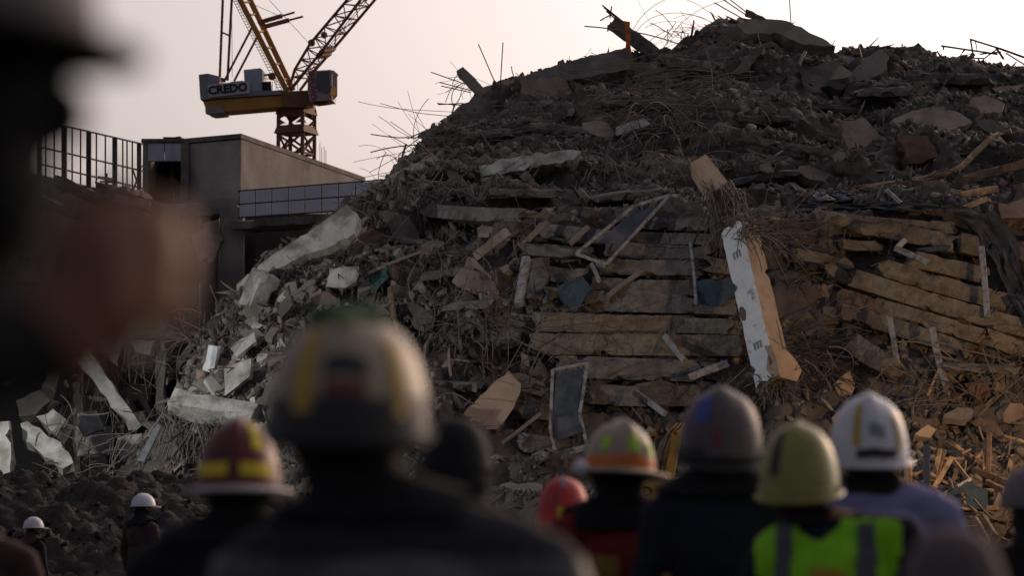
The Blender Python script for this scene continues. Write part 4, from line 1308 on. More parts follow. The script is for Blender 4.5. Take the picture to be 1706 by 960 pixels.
tag(sf, 'twisted steel scrap frame on the skyline at the right edge', 'scrap')
for (a, b, w) in (((1568, 76), (1662, 90), .05), ((1572, 76), (1572, 82), .04), ((1617, 66), (1622, 96), .045), ((1616, 65), (1664, 80), .05), ((1664, 80), (1714, 98), .06),
                  ((1625, 68), (1628, 84), .025), ((1600, 96), (1640, 97), .04), ((1632, 90), (1668, 86), .04), ((1660, 80), (1672, 98), .06), ((1640, 97), (1660, 82), .04),
                  ((1676, 88), (1714, 112), .04)):
    bar('scrap_bar', P(*a, 84.4), P(*b, 84.6), w, w, M_STEEL, parent=sf)
tag(rough_beam('scrap_board', P(1588, 106, 84), P(1606, 84, 84), .06, .06, M_STEEL, rough=0.005), 'short dark stick poking over the skyline left of the steel scrap', 'stick')
for (lab, pl) in (('thin wire arching over the leaning skyline column, tallest', [(1040, 100), (1048, 62), (1074, 22), (1112, -2), (1152, 2), (1196, 30)]),
                  ('thin wire arching over the leaning skyline column, lower', [(1052, 62), (1078, 34), (1112, 22), (1152, 24), (1204, 44)]),
                  ('thin wire looping up left of the peak, rising out of the frame', [(1096, 100), (1116, 62), (1142, 32), (1182, 8), (1240, -8)]),
                  ('thin wire looping low left of the peak', [(1100, 84), (1130, 56), (1164, 44), (1206, 50)]),
                  ('thin wire drooping left of the left skyline slab', [(770, 190), (736, 200), (708, 232), (692, 262)])):
    q = [P(x, y, 86) for x, y in pl]
    sm = []
    for k in range(len(q) - 1):
        a, b, c, e = q[max(0, k - 1)], q[k], q[k + 1], q[min(len(q) - 1, k + 2)]
        for t in (0, .25, .5, .75):
            sm.append(0.5 * ((2 * b) + (c - a) * t + (2 * a - 5 * b + 4 * c - e) * t * t + (3 * b - a - 3 * c + e) * t ** 3))
    sm.append(q[-1])
    tag(tube('loose_wire', sm, .009, M_REBAR, sides=4), lab, 'wire')
# two small crest chunks seen against the sky: handled by chunk scatter
for (a, b, px) in (((805, 420), (815, 660), 0), ((848, 520), (846, 640), 0), ((690, 560), (700, 620), 0)):
    rod('thin cable hanging down the dark middle face', a, b, hd(810, 520, 1.2), r=0.008, m=M_REBAR, grp='hanging thin cables')

# ================================================================== CHUNKS, RUBBLE AND BARS
def hull_rock(n, sx, sy, sz, seed):
    rr = random.Random(seed)
    bm = bmesh.new()
    for _ in range(n):
        v = Vector((rr.uniform(-1, 1), rr.uniform(-1, 1), rr.uniform(-1, 1)))
        m_ = max(abs(v.x), abs(v.y), abs(v.z))
        v = v / m_ * rr.uniform(0.75, 1.0)
        v.x *= sx; v.y *= sy; v.z *= sz
        bm.verts.new(v)
    r_ = bmesh.ops.convex_hull(bm, input=bm.verts)
    bmesh.ops.delete(bm, geom=[g for g in r_['geom_interior'] if isinstance(g, bmesh.types.BMVert)], context='VERTS')
    bmesh.ops.triangulate(bm, faces=bm.faces)
    bm.verts.index_update()
    V = np.array([v.co[:] for v in bm.verts]); T = np.array([[v.index for v in f.verts] for f in bm.faces])
    bm.free()
    return V, T


ROCKS = [hull_rock(random.choice((11, 13, 16)), 1, random.uniform(.55, 1), random.uniform(.35, .8), 100 + i) for i in range(14)]
CH_M = [M_CONC, M_CONCD, M_PINK, M_RUBBLE]
CH_ME = []
for i, (V, T) in enumerate(ROCKS):
    for k, m in enumerate(CH_M):
        me = bpy.data.meshes.new('concrete_chunk')
        me.from_pydata(V.tolist(), [], T.tolist())
        me.materials.append(m)
        CH_ME.append((k, me))
ZONES = [
    (600, 890, 340, 720, 46, (14, 34), 'broken concrete chunk in the dark face left of the stack'),
    (1300, 1440, 400, 640, 16, (10, 22), 'broken concrete chunk in the wires between column and right stack'),   # x0, x1, y0, y1, count, size px range, label
    (700, 1100, 225, 300, 46, (7, 15), 'broken concrete chunk on the upper slope left of the hanging bars'),
    (860, 1230, 110, 200, 30, (7, 14), 'broken concrete chunk high on the slope left of the peak'),
    (1150, 1420, 45, 120, 34, (8, 18), 'broken concrete chunk around the peak of the rubble'),
    (1230, 1420, 130, 320, 40, (7, 14), 'broken concrete chunk on the dark slope below the peak'),
    (1420, 1700, 80, 200, 40, (7, 15), 'broken concrete chunk on the top right slope under the skyline'),
    (1300, 1620, 310, 345, 26, (6, 13), 'broken concrete chunk on the terrace above the right stack'),
    (330, 560, 420, 640, 34, (7, 14), 'broken concrete chunk in the lit left flank'),
    (1440, 1700, 640, 900, 26, (8, 18), 'broken chunk among the timber at the lower right'),
    (640, 900, 380, 700, 24, (8, 18), 'broken chunk in the dark wires left of the middle stack'),
]
CHN = ['grey', 'dark grey', 'pinkish', 'brown']
SHARDS = []
for i in range(10):
    V, T = hull_rock(random.choice((9, 11, 13)), 1, random.uniform(.5, .95), random.uniform(.10, .2), 300 + i)
    for k, m in enumerate(CH_M):
        me = bpy.data.meshes.new('slab_shard')
        me.from_pydata(V.tolist(), [], T.tolist())
        me.materials.append(m)
        SHARDS.append((k, me))
for (x0, x1, y0, y1, cnt, sr, lab) in ZONES:
    for c in range(cnt):
        px = random.uniform(x0, x1); py = random.uniform(y0, y1)
        loc, n = hit(px, py)
        r_ = ray(px, py).normalized()
        if BVH.ray_cast(CAMP, r_, 400)[0] is None: continue
        want = random.choices((0, 1, 2, 3), (4, 3, 2, 2))[0]
        shard = c % 3 == 0
        k, me = random.choice([q for q in (SHARDS if shard else CH_ME) if q[0] == want])
        o = bpy.data.objects.new('slab_shard' if shard else 'concrete_chunk', me)
        COL.objects.link(o)
        s = random.uniform(*sr) * loc.y / F * (1.25 if shard else 0.6)
        o.location = loc + n * s * (0.06 if shard else 0.25)
        if shard:
            nn_ = (n + Vector((random.gauss(0, .45), random.gauss(0, .3), random.gauss(0, .45)))).normalized()
            o.rotation_euler = (nn_.to_track_quat('Z', 'Y').to_matrix() @ Matrix.Rotation(random.uniform(0, 6.3), 3, 'Z')).to_euler()
        else:
            o.rotation_euler = (random.uniform(0, 6.3), random.uniform(0, 6.3), random.uniform(0, 6.3))
        o.scale = (s, s, s)
        where = lab.split('chunk ', 1)[1]
        tag(o, ('thin flat %s slab shard ' if shard else 'angular %s chunk ') % CHN[k] + where, 'shard' if shard else 'chunk', ('slab shards ' if shard else 'chunks ') + where)

# long slab edges half buried in the upper slopes, with dark gaps under them
EDGES = [(700, 800, 318, 'in the left part of the terrace line'), (815, 930, 318, 'above the left end of the middle stack'), (985, 1110, 322, 'just above the middle stack'), (1225, 1330, 292, 'right of the column stub'),
         (880, 990, 214, 'below the boxy skyline block'), (1000, 1130, 168, 'left of the bars combed under the peak'), (1240, 1330, 196, 'low under the peak'), (1430, 1520, 150, 'high on the right slope, left one'),
         (1540, 1650, 128, 'high on the right slope, right one'), (760, 850, 222, 'below the left skyline'), (1120, 1230, 108, 'right of the skyline column'), (1330, 1420, 178, 'above the upright pinkish slab'),
         (640, 730, 402, 'above the teal rag'), (700, 790, 452, 'left of the slanting pink board'), (690, 800, 640, 'behind the big helmet, low'), (560, 640, 520, 'above the big helmet'), (740, 850, 505, 'in the dark left of the white strip'),
         (1300, 1420, 600, 'in the wires right of the column foot'), (1560, 1690, 610, 'under the right stack')]
for (xa, xb, y, where) in EDGES:
    dy = random.uniform(-9, 9)
    d0 = hd((xa + xb) / 2, y, 0.6)
    th = random.uniform(11, 19) * d0 / F
    o = rough_beam('slab_edge', P(xa, y + dy, d0 + random.uniform(-.2, .3)) + Vector((0, .5, 0)), P(xb, y - dy, d0 + random.uniform(-.2, .3)) + Vector((0, .5, 0)), 1.1, th, random.choice((M_CONCD, M_SLABG, M_CONCD)), hint=Vector((0, 1, .1)), rough=.03, jag=.2, chip=.08, step=.16)
    tag(o, 'broken slab edge half buried ' + where, 'slab', 'half buried slab edges')

BIG = [(760, 300, 'below the left skyline, lower'), (850, 245, 'left of the long pale slab edge'), (930, 300, 'under the long pale slab edge'), (1000, 215, 'above the short pale slab edge'), (1090, 130, 'right of the skyline slab'),
       (1150, 205, 'above the column stub'), (1250, 100, 'under the rounded cap slab'), (1290, 160, 'in the middle below the peak'), (1380, 120, 'right of the half buried dusty slab'), (1450, 110, 'under the skyline lumps'),
       (1500, 160, 'above the large flat pinkish slab'), (1580, 150, 'right above the large flat pinkish slab'), (1650, 210, 'right of the large flat pinkish slab'), (1360, 290, 'left of the long brown beam'), (1560, 320, 'on the terrace near the yellow boards'),
       (670, 380, 'right of the balcony end'), (720, 420, 'above the dark wires'), (620, 470, 'beside the teal rag'), (700, 520, 'in the dark wires, upper'), (800, 470, 'left of the upright white strip'),
       (840, 560, 'left of the brown slabs'), (730, 600, 'in the dark wires, lower'), (880, 640, 'above the pinkish broken slab'), (690, 690, 'just right of the big helmet'), (540, 500, 'left above the big helmet'),
       (1390, 520, 'in the wires left of the right stack'), (1420, 690, 'behind the white helmet'), (1600, 690, 'under the two hanging white strips'), (1690, 690, 'at the right edge above the timber')]
for k, (px, py, where) in enumerate(BIG):
    loc, n = hit(px, py)
    w = random.uniform(22, 46); hgt = random.uniform(10, 22); an = random.gauss(0, .35)
    pts = []
    for q in range(7):
        a = 2 * math.pi * q / 7 + random.uniform(-.25, .25)
        x_, y_ = w * math.cos(a) * random.uniform(.75, 1.1), hgt * math.sin(a) * random.uniform(.75, 1.1)
        pts.append((px + x_ * math.cos(an) - y_ * math.sin(an), py + x_ * math.sin(an) + y_ * math.cos(an)))
    nr_ = Vector((random.gauss(0, .3), -.75, random.uniform(.1, .8)))
    m = random.choice((M_CONC, M_CONCD, M_SLABG, M_PINK))
    tag(plate('tilted_slab', pts, loc.y - .3, nr_, random.uniform(.15, .35), m, jag=.025), ('grey' if m is M_CONC else 'dark' if m is M_CONCD else 'grey brown' if m is M_SLABG else 'pinkish') + ' broken slab tilted ' + where, 'slab', 'tilted slabs on the mound')

# skyline lumps right of the peak (read one by one against the sky)
for i, (px, py, s_) in enumerate(((1412, 80, 15), (1432, 76, 16), (1452, 78, 14), (1470, 80, 13), (1486, 84, 10), (1501, 80, 9), (1512, 79, 8), (1530, 90, 9), (1545, 92, 8), (1192, 44, 15), (1180, 54, 13), (1204, 38, 12), (1166, 62, 10), (1130, 76, 12), (1112, 80, 10))):
    me = CH_ME[(i * 5 + 1) % len(CH_ME)][1]
    o = bpy.data.objects.new('skyline_chunk', me)
    COL.objects.link(o)
    s = s_ * 86.5 / F * 0.72
    o.location = P(px, py + 3, 86.2)
    o.rotation_euler = (random.uniform(-.5, .5), random.uniform(-.5, .5), random.uniform(0, 6.3))
    o.scale = (s, s, s * 0.9)
    tag(o, 'dark lump on the skyline right of the peak' if px > 1400 else 'dark lump on the skyline left of the peak', 'chunk', 'skyline lumps right of the peak' if px > 1400 else 'skyline lumps left of the peak')

# pale slab pieces tumbling down the lit left flank
for c in range(120):
    t = random.random()
    fx = np.interp(t, [0, .3, .6, 1], [300, 350, 430, 585]); fy = np.interp(t, [0, .3, .6, 1], [690, 590, 490, 385])
    px = fx + random.uniform(-10, 130) * (1 - .4 * t); py = fy + random.uniform(-10, 60)
    if BVH.ray_cast(CAMP, ray(px, py).normalized(), 400)[0] is None: continue
    loc, n = hit(px, py)
    s = (6 + 18 * random.random() ** 2.2) * loc.y / F
    a_, b_ = random.uniform(.4, .9), random.choice((.08, .12, .2, .35))
    cs = [(x_ + random.uniform(-.3, .3), (y_ + random.uniform(-.3, .3)) * a_) for x_, y_ in ((-1, -1), (.1, -1.1), (1, -1), (1, 1), (-.2, .9), (-1, 1))]
    V = [(x_, y_, b_) for x_, y_ in cs] + [(x_ + random.uniform(-.08, .08), y_ + random.uniform(-.08, .08), -b_) for x_, y_ in cs]
    T = [tuple(range(6)), tuple(range(11, 5, -1))] + [(k + 6, (k + 1) % 6 + 6, (k + 1) % 6, k) for k in range(6)]
    nn_ = (n * .6 + Vector((-.45, -.5, .5)) + Vector((random.gauss(0, .35), random.gauss(0, .25), random.gauss(0, .35)))).normalized()
    mw = (nn_.to_track_quat('Z', 'Y').to_matrix() @ Matrix.Rotation(random.uniform(0, 6.3), 3, 'Z')).to_4x4()
    mw.translation = loc + n * s * .15
    pm = random.choice((M_PALE, M_CONC, M_CONC))
    o = mesh('pale_slab_piece', [Vector(v) * s for v in V], [tuple(int(q) for q in f) for f in T], pm, mw=mw)
    side = 'outer left edge' if px - fx < 30 else ('inner side' if px - fx > 80 else 'middle')
    tag(o, '%s %s slab piece on the lit left flank, %s, %s' % ('large' if s > .24 else ('small' if s < .15 else 'medium'), 'cream' if pm is M_PALE else 'grey', side, 'near the foot' if t < .3 else ('halfway up' if t < .65 else 'near the top')), 'slab piece', 'pale slab pieces on the left flank')
# short splintered planks in the timber heap
for c in range(46):
    px = random.uniform(1490, 1700); py = random.uniform(735, 925)
    loc, n = hit(px, py)
    L_ = random.uniform(18, 55) * loc.y / F
    dv = Vector((random.gauss(0, 1), random.gauss(0, .35), random.gauss(0, .8))).normalized()
    w = random.uniform(3, 7) * loc.y / F
    q = loc + Vector((0, -.35 - .3 * random.random(), .1))
    pm = random.choice((M_WOOD, M_WOOD, M_WOODD))
    tag(bar('splintered_plank', q - dv * L_ / 2, q + dv * L_ / 2, w, w * .5, pm, hint=Vector((.3, 1, .4)), bend=random.uniform(-.03, .03) * L_),
        '%s %s splintered plank %s %s of the timber heap' % ('long' if L_ > .5 else 'short', 'dark' if pm is M_WOODD else 'pale', 'standing' if abs(dv.z) > .7 else ('lying' if abs(dv.z) < .3 else 'slanting'), 'at the top' if py < 800 else ('in the middle' if py < 860 else 'at the bottom')), 'plank', 'short planks of the timber heap')

# small rubble, too much to count
def scatter(n, size_lo, size_hi, power, weight):
    tri = PT
    cent = PV[tri].mean(1)
    e1 = PV[tri[:, 1]] - PV[tri[:, 0]]; e2 = PV[tri[:, 2]] - PV[tri[:, 0]]
    cr_ = np.cross(e1, e2)
    area = np.linalg.norm(cr_, axis=1) / 2
    nr = cr_ / (2 * area[:, None] + 1e-9)
    w = area * weight(cent)
    w /= w.sum()
    ix = rng.choice(len(tri), n, p=w)
    u = rng.random(n); v = rng.random(n)
    f = u + v > 1
    u[f] = 1 - u[f]; v[f] = 1 - v[f]
    pos = PV[tri[ix, 0]] + e1[ix] * u[:, None] + e2[ix] * v[:, None]
    nn = nr[ix]
    nn[nn[:, 2] < -0.0] *= -1
    s = size_lo + (size_hi - size_lo) * rng.random(n) ** power
    return pos, nn, s


def proj(c):
    """photo pixel of world points (n,3)"""
    q = c - np.array([0, 0, CAM_H])
    f = q[:, 1] * math.cos(PITCH) + q[:, 2] * math.sin(PITCH)
    u = -q[:, 1] * math.sin(PITCH) + q[:, 2] * math.cos(PITCH)
    return 853 + F * q[:, 0] / f, 480 - F * u / f


def blob(px, py, x, y, rx, ry):
    return np.exp(-(((px - x) / rx) ** 2 + ((py - y) / ry) ** 2))


def w_rub(c):
    px, py = proj(c)
    cl = np.array([0.25 + max(0, noise.noise(Vector((a[0] * .6, a[1] * .6, a[2] * .6)))) * 2.5 for a in c[::1]]) if len(c) < 5000 else CLUMP
    w = 0.3 + 1.6 * blob(px, py, 900, 260, 220, 60) + 1.5 * blob(px, py, 1320, 250, 140, 70) + 1.2 * blob(px, py, 1500, 130, 250, 60) + 1.2 * blob(px, py, 1450, 325, 250, 25) \
        + 1.4 * blob(px, py, 420, 580, 110, 140) + 0.9 * blob(px, py, 1600, 800, 150, 120)
    vis = (c[:, 1] < 91) & (px < 1760)
    return w * cl * (vis + 0.04)


cent_all = PV[PT].mean(1)
CLUMP = np.array([0.05 + max(0.0, noise.noise(Vector((float(a[0]) * .8, float(a[1]) * .8, float(a[2]) * .8))) + .02) * 3.2 for a in cent_all])


def rand_rot(n):
    q = rng.normal(size=(n, 4))
    q /= np.linalg.norm(q, axis=1)[:, None]
    w, x, y, z = q.T
    return np.stack([np.stack([1 - 2 * (y * y + z * z), 2 * (x * y - z * w), 2 * (x * z + y * w)], -1),
                     np.stack([2 * (x * y + z * w), 1 - 2 * (x * x + z * z), 2 * (y * z - x * w)], -1),
                     np.stack([2 * (x * z - y * w), 2 * (y * z + x * w), 1 - 2 * (x * x + y * y)], -1)], 1)


NR = 24000
pos, nn, s = scatter(NR, 0.02, 0.15, 3.0, w_rub)
rot = rand_rot(NR)
kind = rng.integers(0, len(ROCKS), NR)
mi = rng.choice(4, NR, p=[.34, .26, .1, .30])
VV, TT, MM, base = [], [], [], 0
for k in range(len(ROCKS)):
    ids = np.where(kind == k)[0]
    rv, rt = ROCKS[k]
    v = np.einsum('nij,vj->nvi', rot[ids], rv) * s[ids][:, None, None] + (pos[ids] + nn[ids] * s[ids][:, None] * 0.3)[:, None, :]
    VV.append(v.reshape(-1, 3))
    t = rt[None] + (np.arange(len(ids)) * len(rv))[:, None, None] + base
    TT.append(t.reshape(-1, 3))
    MM.append(np.repeat(mi[ids], len(rt)))
    base += len(ids) * len(rv)
tag(tri_mesh('small_rubble', np.concatenate(VV), np.concatenate(TT), CH_M, np.concatenate(MM)), 'loose small rubble strewn all over the collapsed building', 'rubble', kind='stuff')

# flat shards and stick-like bits, thousands of them
def bulk_bits(name, label, n, meshes, slo, shi, power, weight, mats_, probs, align, lift):
    pos, nn, s = scatter(n, slo, shi, power, weight)
    kd = rng.integers(0, len(meshes), n)
    mi = rng.choice(len(mats_), n, p=probs)
    z = nn + rng.normal(size=(n, 3)) * align
    z /= np.linalg.norm(z, axis=1)[:, None]
    a = rng.normal(size=(n, 3))
    x = np.cross(z, a); x /= np.linalg.norm(x, axis=1)[:, None]
    y = np.cross(z, x)
    rt_ = np.stack([x, y, z], 2)
    VV, TT, MM, base = [], [], [], 0
    for k in range(len(meshes)):
        ids = np.where(kd == k)[0]
        rv, rt = meshes[k]
        v = np.einsum('nij,vj->nvi', rt_[ids], rv) * s[ids][:, None, None] + (pos[ids] + nn[ids] * lift)[:, None, :]
        VV.append(v.reshape(-1, 3))
        TT.append((rt[None] + (np.arange(len(ids)) * len(rv))[:, None, None] + base).reshape(-1, 3))
        MM.append(np.repeat(mi[ids], len(rt)))
        base += len(ids) * len(rv)
    tag(tri_mesh(name, np.concatenate(VV), np.concatenate(TT), mats_, np.concatenate(MM)), label, 'rubble', kind='stuff')


def w_all(c):
    px, py = proj(c)
    vis = (c[:, 1] < 89) & (px < 1760) & (px > 250)
    return (0.4 + CLUMP * .4 + 1.5 * blob(px, py, 700, 520, 180, 200) + 1.2 * blob(px, py, 1560, 700, 200, 140) + 1.2 * blob(px, py, 420, 560, 130, 150)) * vis


flat = [hull_rock(random.choice((8, 9, 11)), 1, random.uniform(.4, .9), random.uniform(.08, .2), 500 + i) for i in range(10)]
stick = [hull_rock(10, 1, random.uniform(.06, .12), random.uniform(.04, .08), 540 + i) for i in range(8)]
bulk_bits('broken_shards', 'flat broken concrete shards littering the whole mound', 5200, flat, .06, .36, 2.4, w_all, [M_CONC, M_CONCD, M_PINK, M_RUBBLE], [.36, .3, .12, .22], .55, .02)
bulk_bits('stick_debris', 'splintered sticks, strips and laths littering the whole mound', 2600, stick, .12, .6, 2.0, w_all, [M_CONC, M_WOODD, M_ALU, M_CONCD], [.3, .25, .15, .3], .9, .06)

# clods on the earth bank
VV, TT, base = [], [], 0
for k in range(2200):
    x = random.uniform(-13, 0); y = random.uniform(40, 49.5)
    q = Vector(mound_pt((x + 16) / 21 * 280, (y - 39.5) / 13 * 150))
    rv, rt = random.choice(ROCKS)
    sc_ = 0.02 + 0.07 * random.random() ** 3
    e = Euler((random.uniform(0, 6), random.uniform(0, 6), random.uniform(0, 6))).to_matrix()
    VV.append(np.array([(q + e @ (Vector(v) * sc_))[:] for v in rv]))
    TT.append(rt + base)
    base += len(rv)
tag(tri_mesh('earth_clods', np.concatenate(VV), np.concatenate(TT), M_EARTH), 'dark clods of earth covering the bank at lower left', 'clods', kind='stuff')


# ---- bent bars: generic strands
def strands(starts, dirs, lens, r, curl, grav, nseg=9, sides=3):
    """vectorised polyline tubes"""
    n = len(starts)
    p = starts.copy(); d = dirs / np.linalg.norm(dirs, axis=1)[:, None]
    pts = [p.copy()]
    bendv = rng.normal(size=(n, 3)) * curl[:, None]
    for k in range(nseg):
        d = d + bendv / nseg * 2 + rng.normal(size=(n, 3)) * (curl * 0.35)[:, None] / 2
        d[:, 2] -= grav / nseg
        d /= np.linalg.norm(d, axis=1)[:, None]
        p = p + d * (lens / nseg)[:, None]
        pts.append(p.copy())
    pts = np.stack(pts, 1)             # n, nseg+1, 3
    tg = np.gradient(pts, axis=1)
    tg /= np.linalg.norm(tg, axis=2)[..., None] + 1e-9
    up = np.array([0.3, 0.25, 0.92])
    u = np.cross(tg, up)
    u /= np.linalg.norm(u, axis=2)[..., None] + 1e-9
    w = np.cross(tg, u)
    ring = []
    for k in range(sides):
        an = 2 * math.pi * k / sides
        ring.append(pts + (u * math.cos(an) + w * math.sin(an)) * r[:, None, None])
    V = np.stack(ring, 2)              # n, m, sides, 3
    m = nseg + 1
    idx = np.arange(n * m * sides).reshape(n, m, sides)
    a = idx[:, :-1, :]; b = np.roll(idx, -1, 2)[:, :-1, :]; c = np.roll(idx, -1, 2)[:, 1:, :]; e = idx[:, 1:, :]
    T = np.concatenate([np.stack([a, b, c], -1).reshape(-1, 3), np.stack([a, c, e], -1).reshape(-1, 3)])
    return V.reshape(-1, 3), T


def w_bar(c):
    px, py = proj(c)
    w = 0.12 + 1.6 * blob(px, py, 760, 540, 130, 150) + 1.4 * blob(px, py, 1380, 470, 90, 130) + 1.6 * blob(px, py, 1330, 620, 110, 60) + 1.2 * blob(px, py, 1120, 190, 130, 60) \
        + 0.45 * blob(px, py, 800, 280, 90, 40) + 1.4 * blob(px, py, 360, 640, 80, 120) + 0.9 * blob(px, py, 1560, 640, 140, 50) + 0.8 * blob(px, py, 1650, 640, 90, 90) + .7 * blob(px, py, 650, 340, 90, 40) \
        + 1.5 * blob(px, py, 330, 740, 60, 50) + 0.6 * blob(px, py, 1010, 310, 220, 30)
    return w * ((c[:, 1] < 89) & (px < 1760) & (py < 830))


NS = 1100
pos, nn, _ = scatter(NS, 1, 2, 1, w_bar)
dirs = nn * 0.6 + rng.normal(size=(NS, 3)) * np.array([0.8, 0.25, 0.55]) + np.array([0, -0.35, 0.1])
lens = 0.3 + 1.5 * rng.random(NS) ** 2.4
V1, T1 = strands(pos - nn * 0.05, dirs, lens, 0.006 + 0.013 * rng.random(NS) ** 2, 0.2 + 0.9 * rng.random(NS) ** 2, 0.5 + 0.9 * rng.random(NS))
tag(tri_mesh('rebar_strands', V1, T1, M_REBAR), 'countless bent rusty bars and wires sprouting from the rubble', 'rebar', kind='stuff')


def bundle(name, label, px, py, off, n, dirv, spread, ln, curl, grav, r=0.011, m=M_REBAR, jx=0.25, d=None):
    q = P(px, py, d) if d else hit(px, py)[0] + Vector((0, -off, 0))
    n = max(12, int(n * .45)); curl *= .55; r *= 1.25
    st_ = np.array(q[:])[None] + rng.normal(size=(n, 3)) * np.array([jx, 0.12, jx * 0.5])
    dr = np.array(dirv)[None] + rng.normal(size=(n, 3)) * spread
    L_ = ln * (0.5 + 0.8 * rng.random(n))
    V_, T_ = strands(st_, dr, L_, r * (.6 + .9 * rng.random(n) ** 2), np.full(n, curl) * (.4 + rng.random(n)), np.full(n, grav), nseg=11)
    tag(tri_mesh(name, V_, T_, m), label, 'rebar', kind='stuff')


sb = np.array([v[:] for v in STUBS])
nsb = len(sb)
V1, T1 = strands(sb, np.array([0, -.7, -.1])[None] + rng.normal(size=(nsb, 3)) * .6, .12 + .5 * rng.random(nsb) ** 2, .006 + .007 * rng.random(nsb), .3 + .8 * rng.random(nsb), .6 + 1.2 * rng.random(nsb), nseg=6)
tag(tri_mesh('torn_bar_stubs', V1, T1, M_REBAR), 'short torn bars poking out along the slab edges', 'rebar', kind='stuff')
bundle('rebar_bundle', 'tangle of bars spilling over the broken top of the white column', 1240, 386, 0, 150, (.3, -.5, .3), .5, .9, .6, 1.2, jx=.16, d=64.0)
bundle('rebar_bundle', 'bars fraying from the broken foot of the white column', 1292, 636, 0, 110, (.2, -.4, -.2), .6, .7, .6, .6, jx=.16, d=62.5)
bundle('rebar_bundle', 'thick bunch of bars hanging from the column stub above the white column', 1204, 318, 0.9, 240, (0.12, -.25, -.3), .22, 1.25, .22, 1.7, jx=.22, d=65.7)
bundle('rebar_bundle', 'spray of bars springing right from the top of the white column', 1262, 400, 0.5, 85, (.8, -.25, .15), .4, 1.9, .4, .5, jx=.2)
bundle('rebar_bundle', 'spray of rusty bars springing right from the foot of the white column', 1300, 590, 0.6, 120, (.9, -.3, .15), .42, 1.9, .45, .5, jx=.3)
bundle('rebar_bundle', 'tangle of bars and wires between the column foot and the right stack', 1350, 640, 0.5, 150, (.2, -.5, .2), .8, 1.4, .9, .6, jx=.7)
bundle('rebar_bundle', 'mat of long bars combed left under the peak of the rubble', 1180, 165, 0.4, 200, (-1, -.2, -.12), .22, 2.6, .22, .25, jx=1.0)
bundle('rebar_bundle', 'curtain of bars hanging on the slope below the peak', 1120, 225, 0.5, 130, (-.1, -.5, .2), .35, 1.9, .35, 1.6, jx=.7)
bundle('rebar_bundle', 'curtain of thin bars hanging over the upper middle slope', 1080, 290, 0.5, 110, (0, -.5, .1), .4, 1.6, .4, 1.5, jx=.8)
bundle('rebar_bundle', 'long bars sweeping down to the left below the left skyline', 830, 225, 0.5, 60, (-1, -.35, -.32), .16, 3.0, .25, .35, jx=.6)
bundle('rebar_bundle', 'loose bars hanging under the boxy skyline block', 880, 185, 0.5, 60, (0, -.5, -.3), .45, 1.4, .5, 1.2, jx=.4)
bundle('rebar_bundle', 'wiry bars fraying into the sky on the left slope', 700, 262, 0.3, 16, (-.6, -.1, .6), .4, 1.5, .4, .3, jx=.6, r=.008)
bundle('rebar_bundle', 'wiry bars standing on the slope below the balcony end', 720, 330, 0.4, 90, (.3, -.3, .5), .5, 1.0, .3, .2, jx=.7)
bundle('rebar_bundle', 'tangled wires over the yellow boulder near the green topped helmet', 572, 460, 0.4, 70, (0, -.4, .5), .5, 1.1, .8, 1.0, jx=.25, m=M_REBARD)
bundle('rebar_bundle', 'fan of bars hanging below the bright block on the left flank', 330, 712, 0.6, 170, (-.25, -.3, -.9), .28, 1.3, .25, .4, jx=.55)
bundle('rebar_bundle', 'curly bars above the bright block on the left flank', 335, 560, 0.5, 110, (-.4, -.4, .2), .6, 1.2, .8, .6, jx=.5)
bundle('rebar_bundle', 'bars poking out around the pinkish broken slab', 845, 650, 0.5, 80, (.3, -.4, .2), .6, 1.0, .5, .6, jx=.4)
bundle('rebar_bundle', 'brown tangle of bars in the dark left of the middle stack', 770, 560, 0.5, 220, (.1, -.4, .2), .8, 1.4, .9, .8, jx=1.0)
bundle('rebar_bundle', 'wires hanging in front of the ruined frame at left', 165, 600, 0, 90, (.05, -.1, -1), .25, 1.5, .3, .3, jx=.5, d=66.5)
bundle('rebar_bundle', 'bars lying in the rubble at the foot of the ruined frame', 150, 770, 0, 130, (.5, -.3, .3), .7, .9, .5, .4, jx=.9, d=62)
bundle('rebar_bundle', 'thin bars fanning under the right stack', 1570, 660, 0.5, 150, (-.4, -.3, .0), .5, 1.5, .4, .4, jx=.9)
bundle('rebar_bundle', 'thin bars sagging at the right edge beneath the tarp', 1670, 600, 0.5, 90, (.5, -.3, -.3), .4, 1.5, .4, .6, jx=.5)
bundle('rebar_bundle', 'long looping wires curling into the sky left of the peak', 1190, 60, 0, 22, (-.8, 0, .6), .3, 2.6, .35, 1.2, jx=.5, d=86.5, r=.007)
bundle('rebar_bundle', 'stiff short bars bristling on the skyline left of the peak', 1150, 70, 0, 40, (-.5, -.1, .5), .35, .8, .2, .1, jx=.5, d=87, r=.01, m=M_REBARD)
bundle('rebar_bundle', 'curled wires on the left skyline stub', 775, 135, 0, 22, (-.5, -.1, -.2), .5, .9, .9, .6, jx=.15, d=81.6, r=.008, m=M_REBARD)
tag(rough_beam('yellow_boulder', P(548, 462, hd(570, 462, .7)), P(594, 462, hd(570, 462, .7)), .5, .5, M_PALE, rough=0.1, jag=.1, chip=.15), 'pale yellow boulder caught in wires above the green topped helmet', 'boulder')

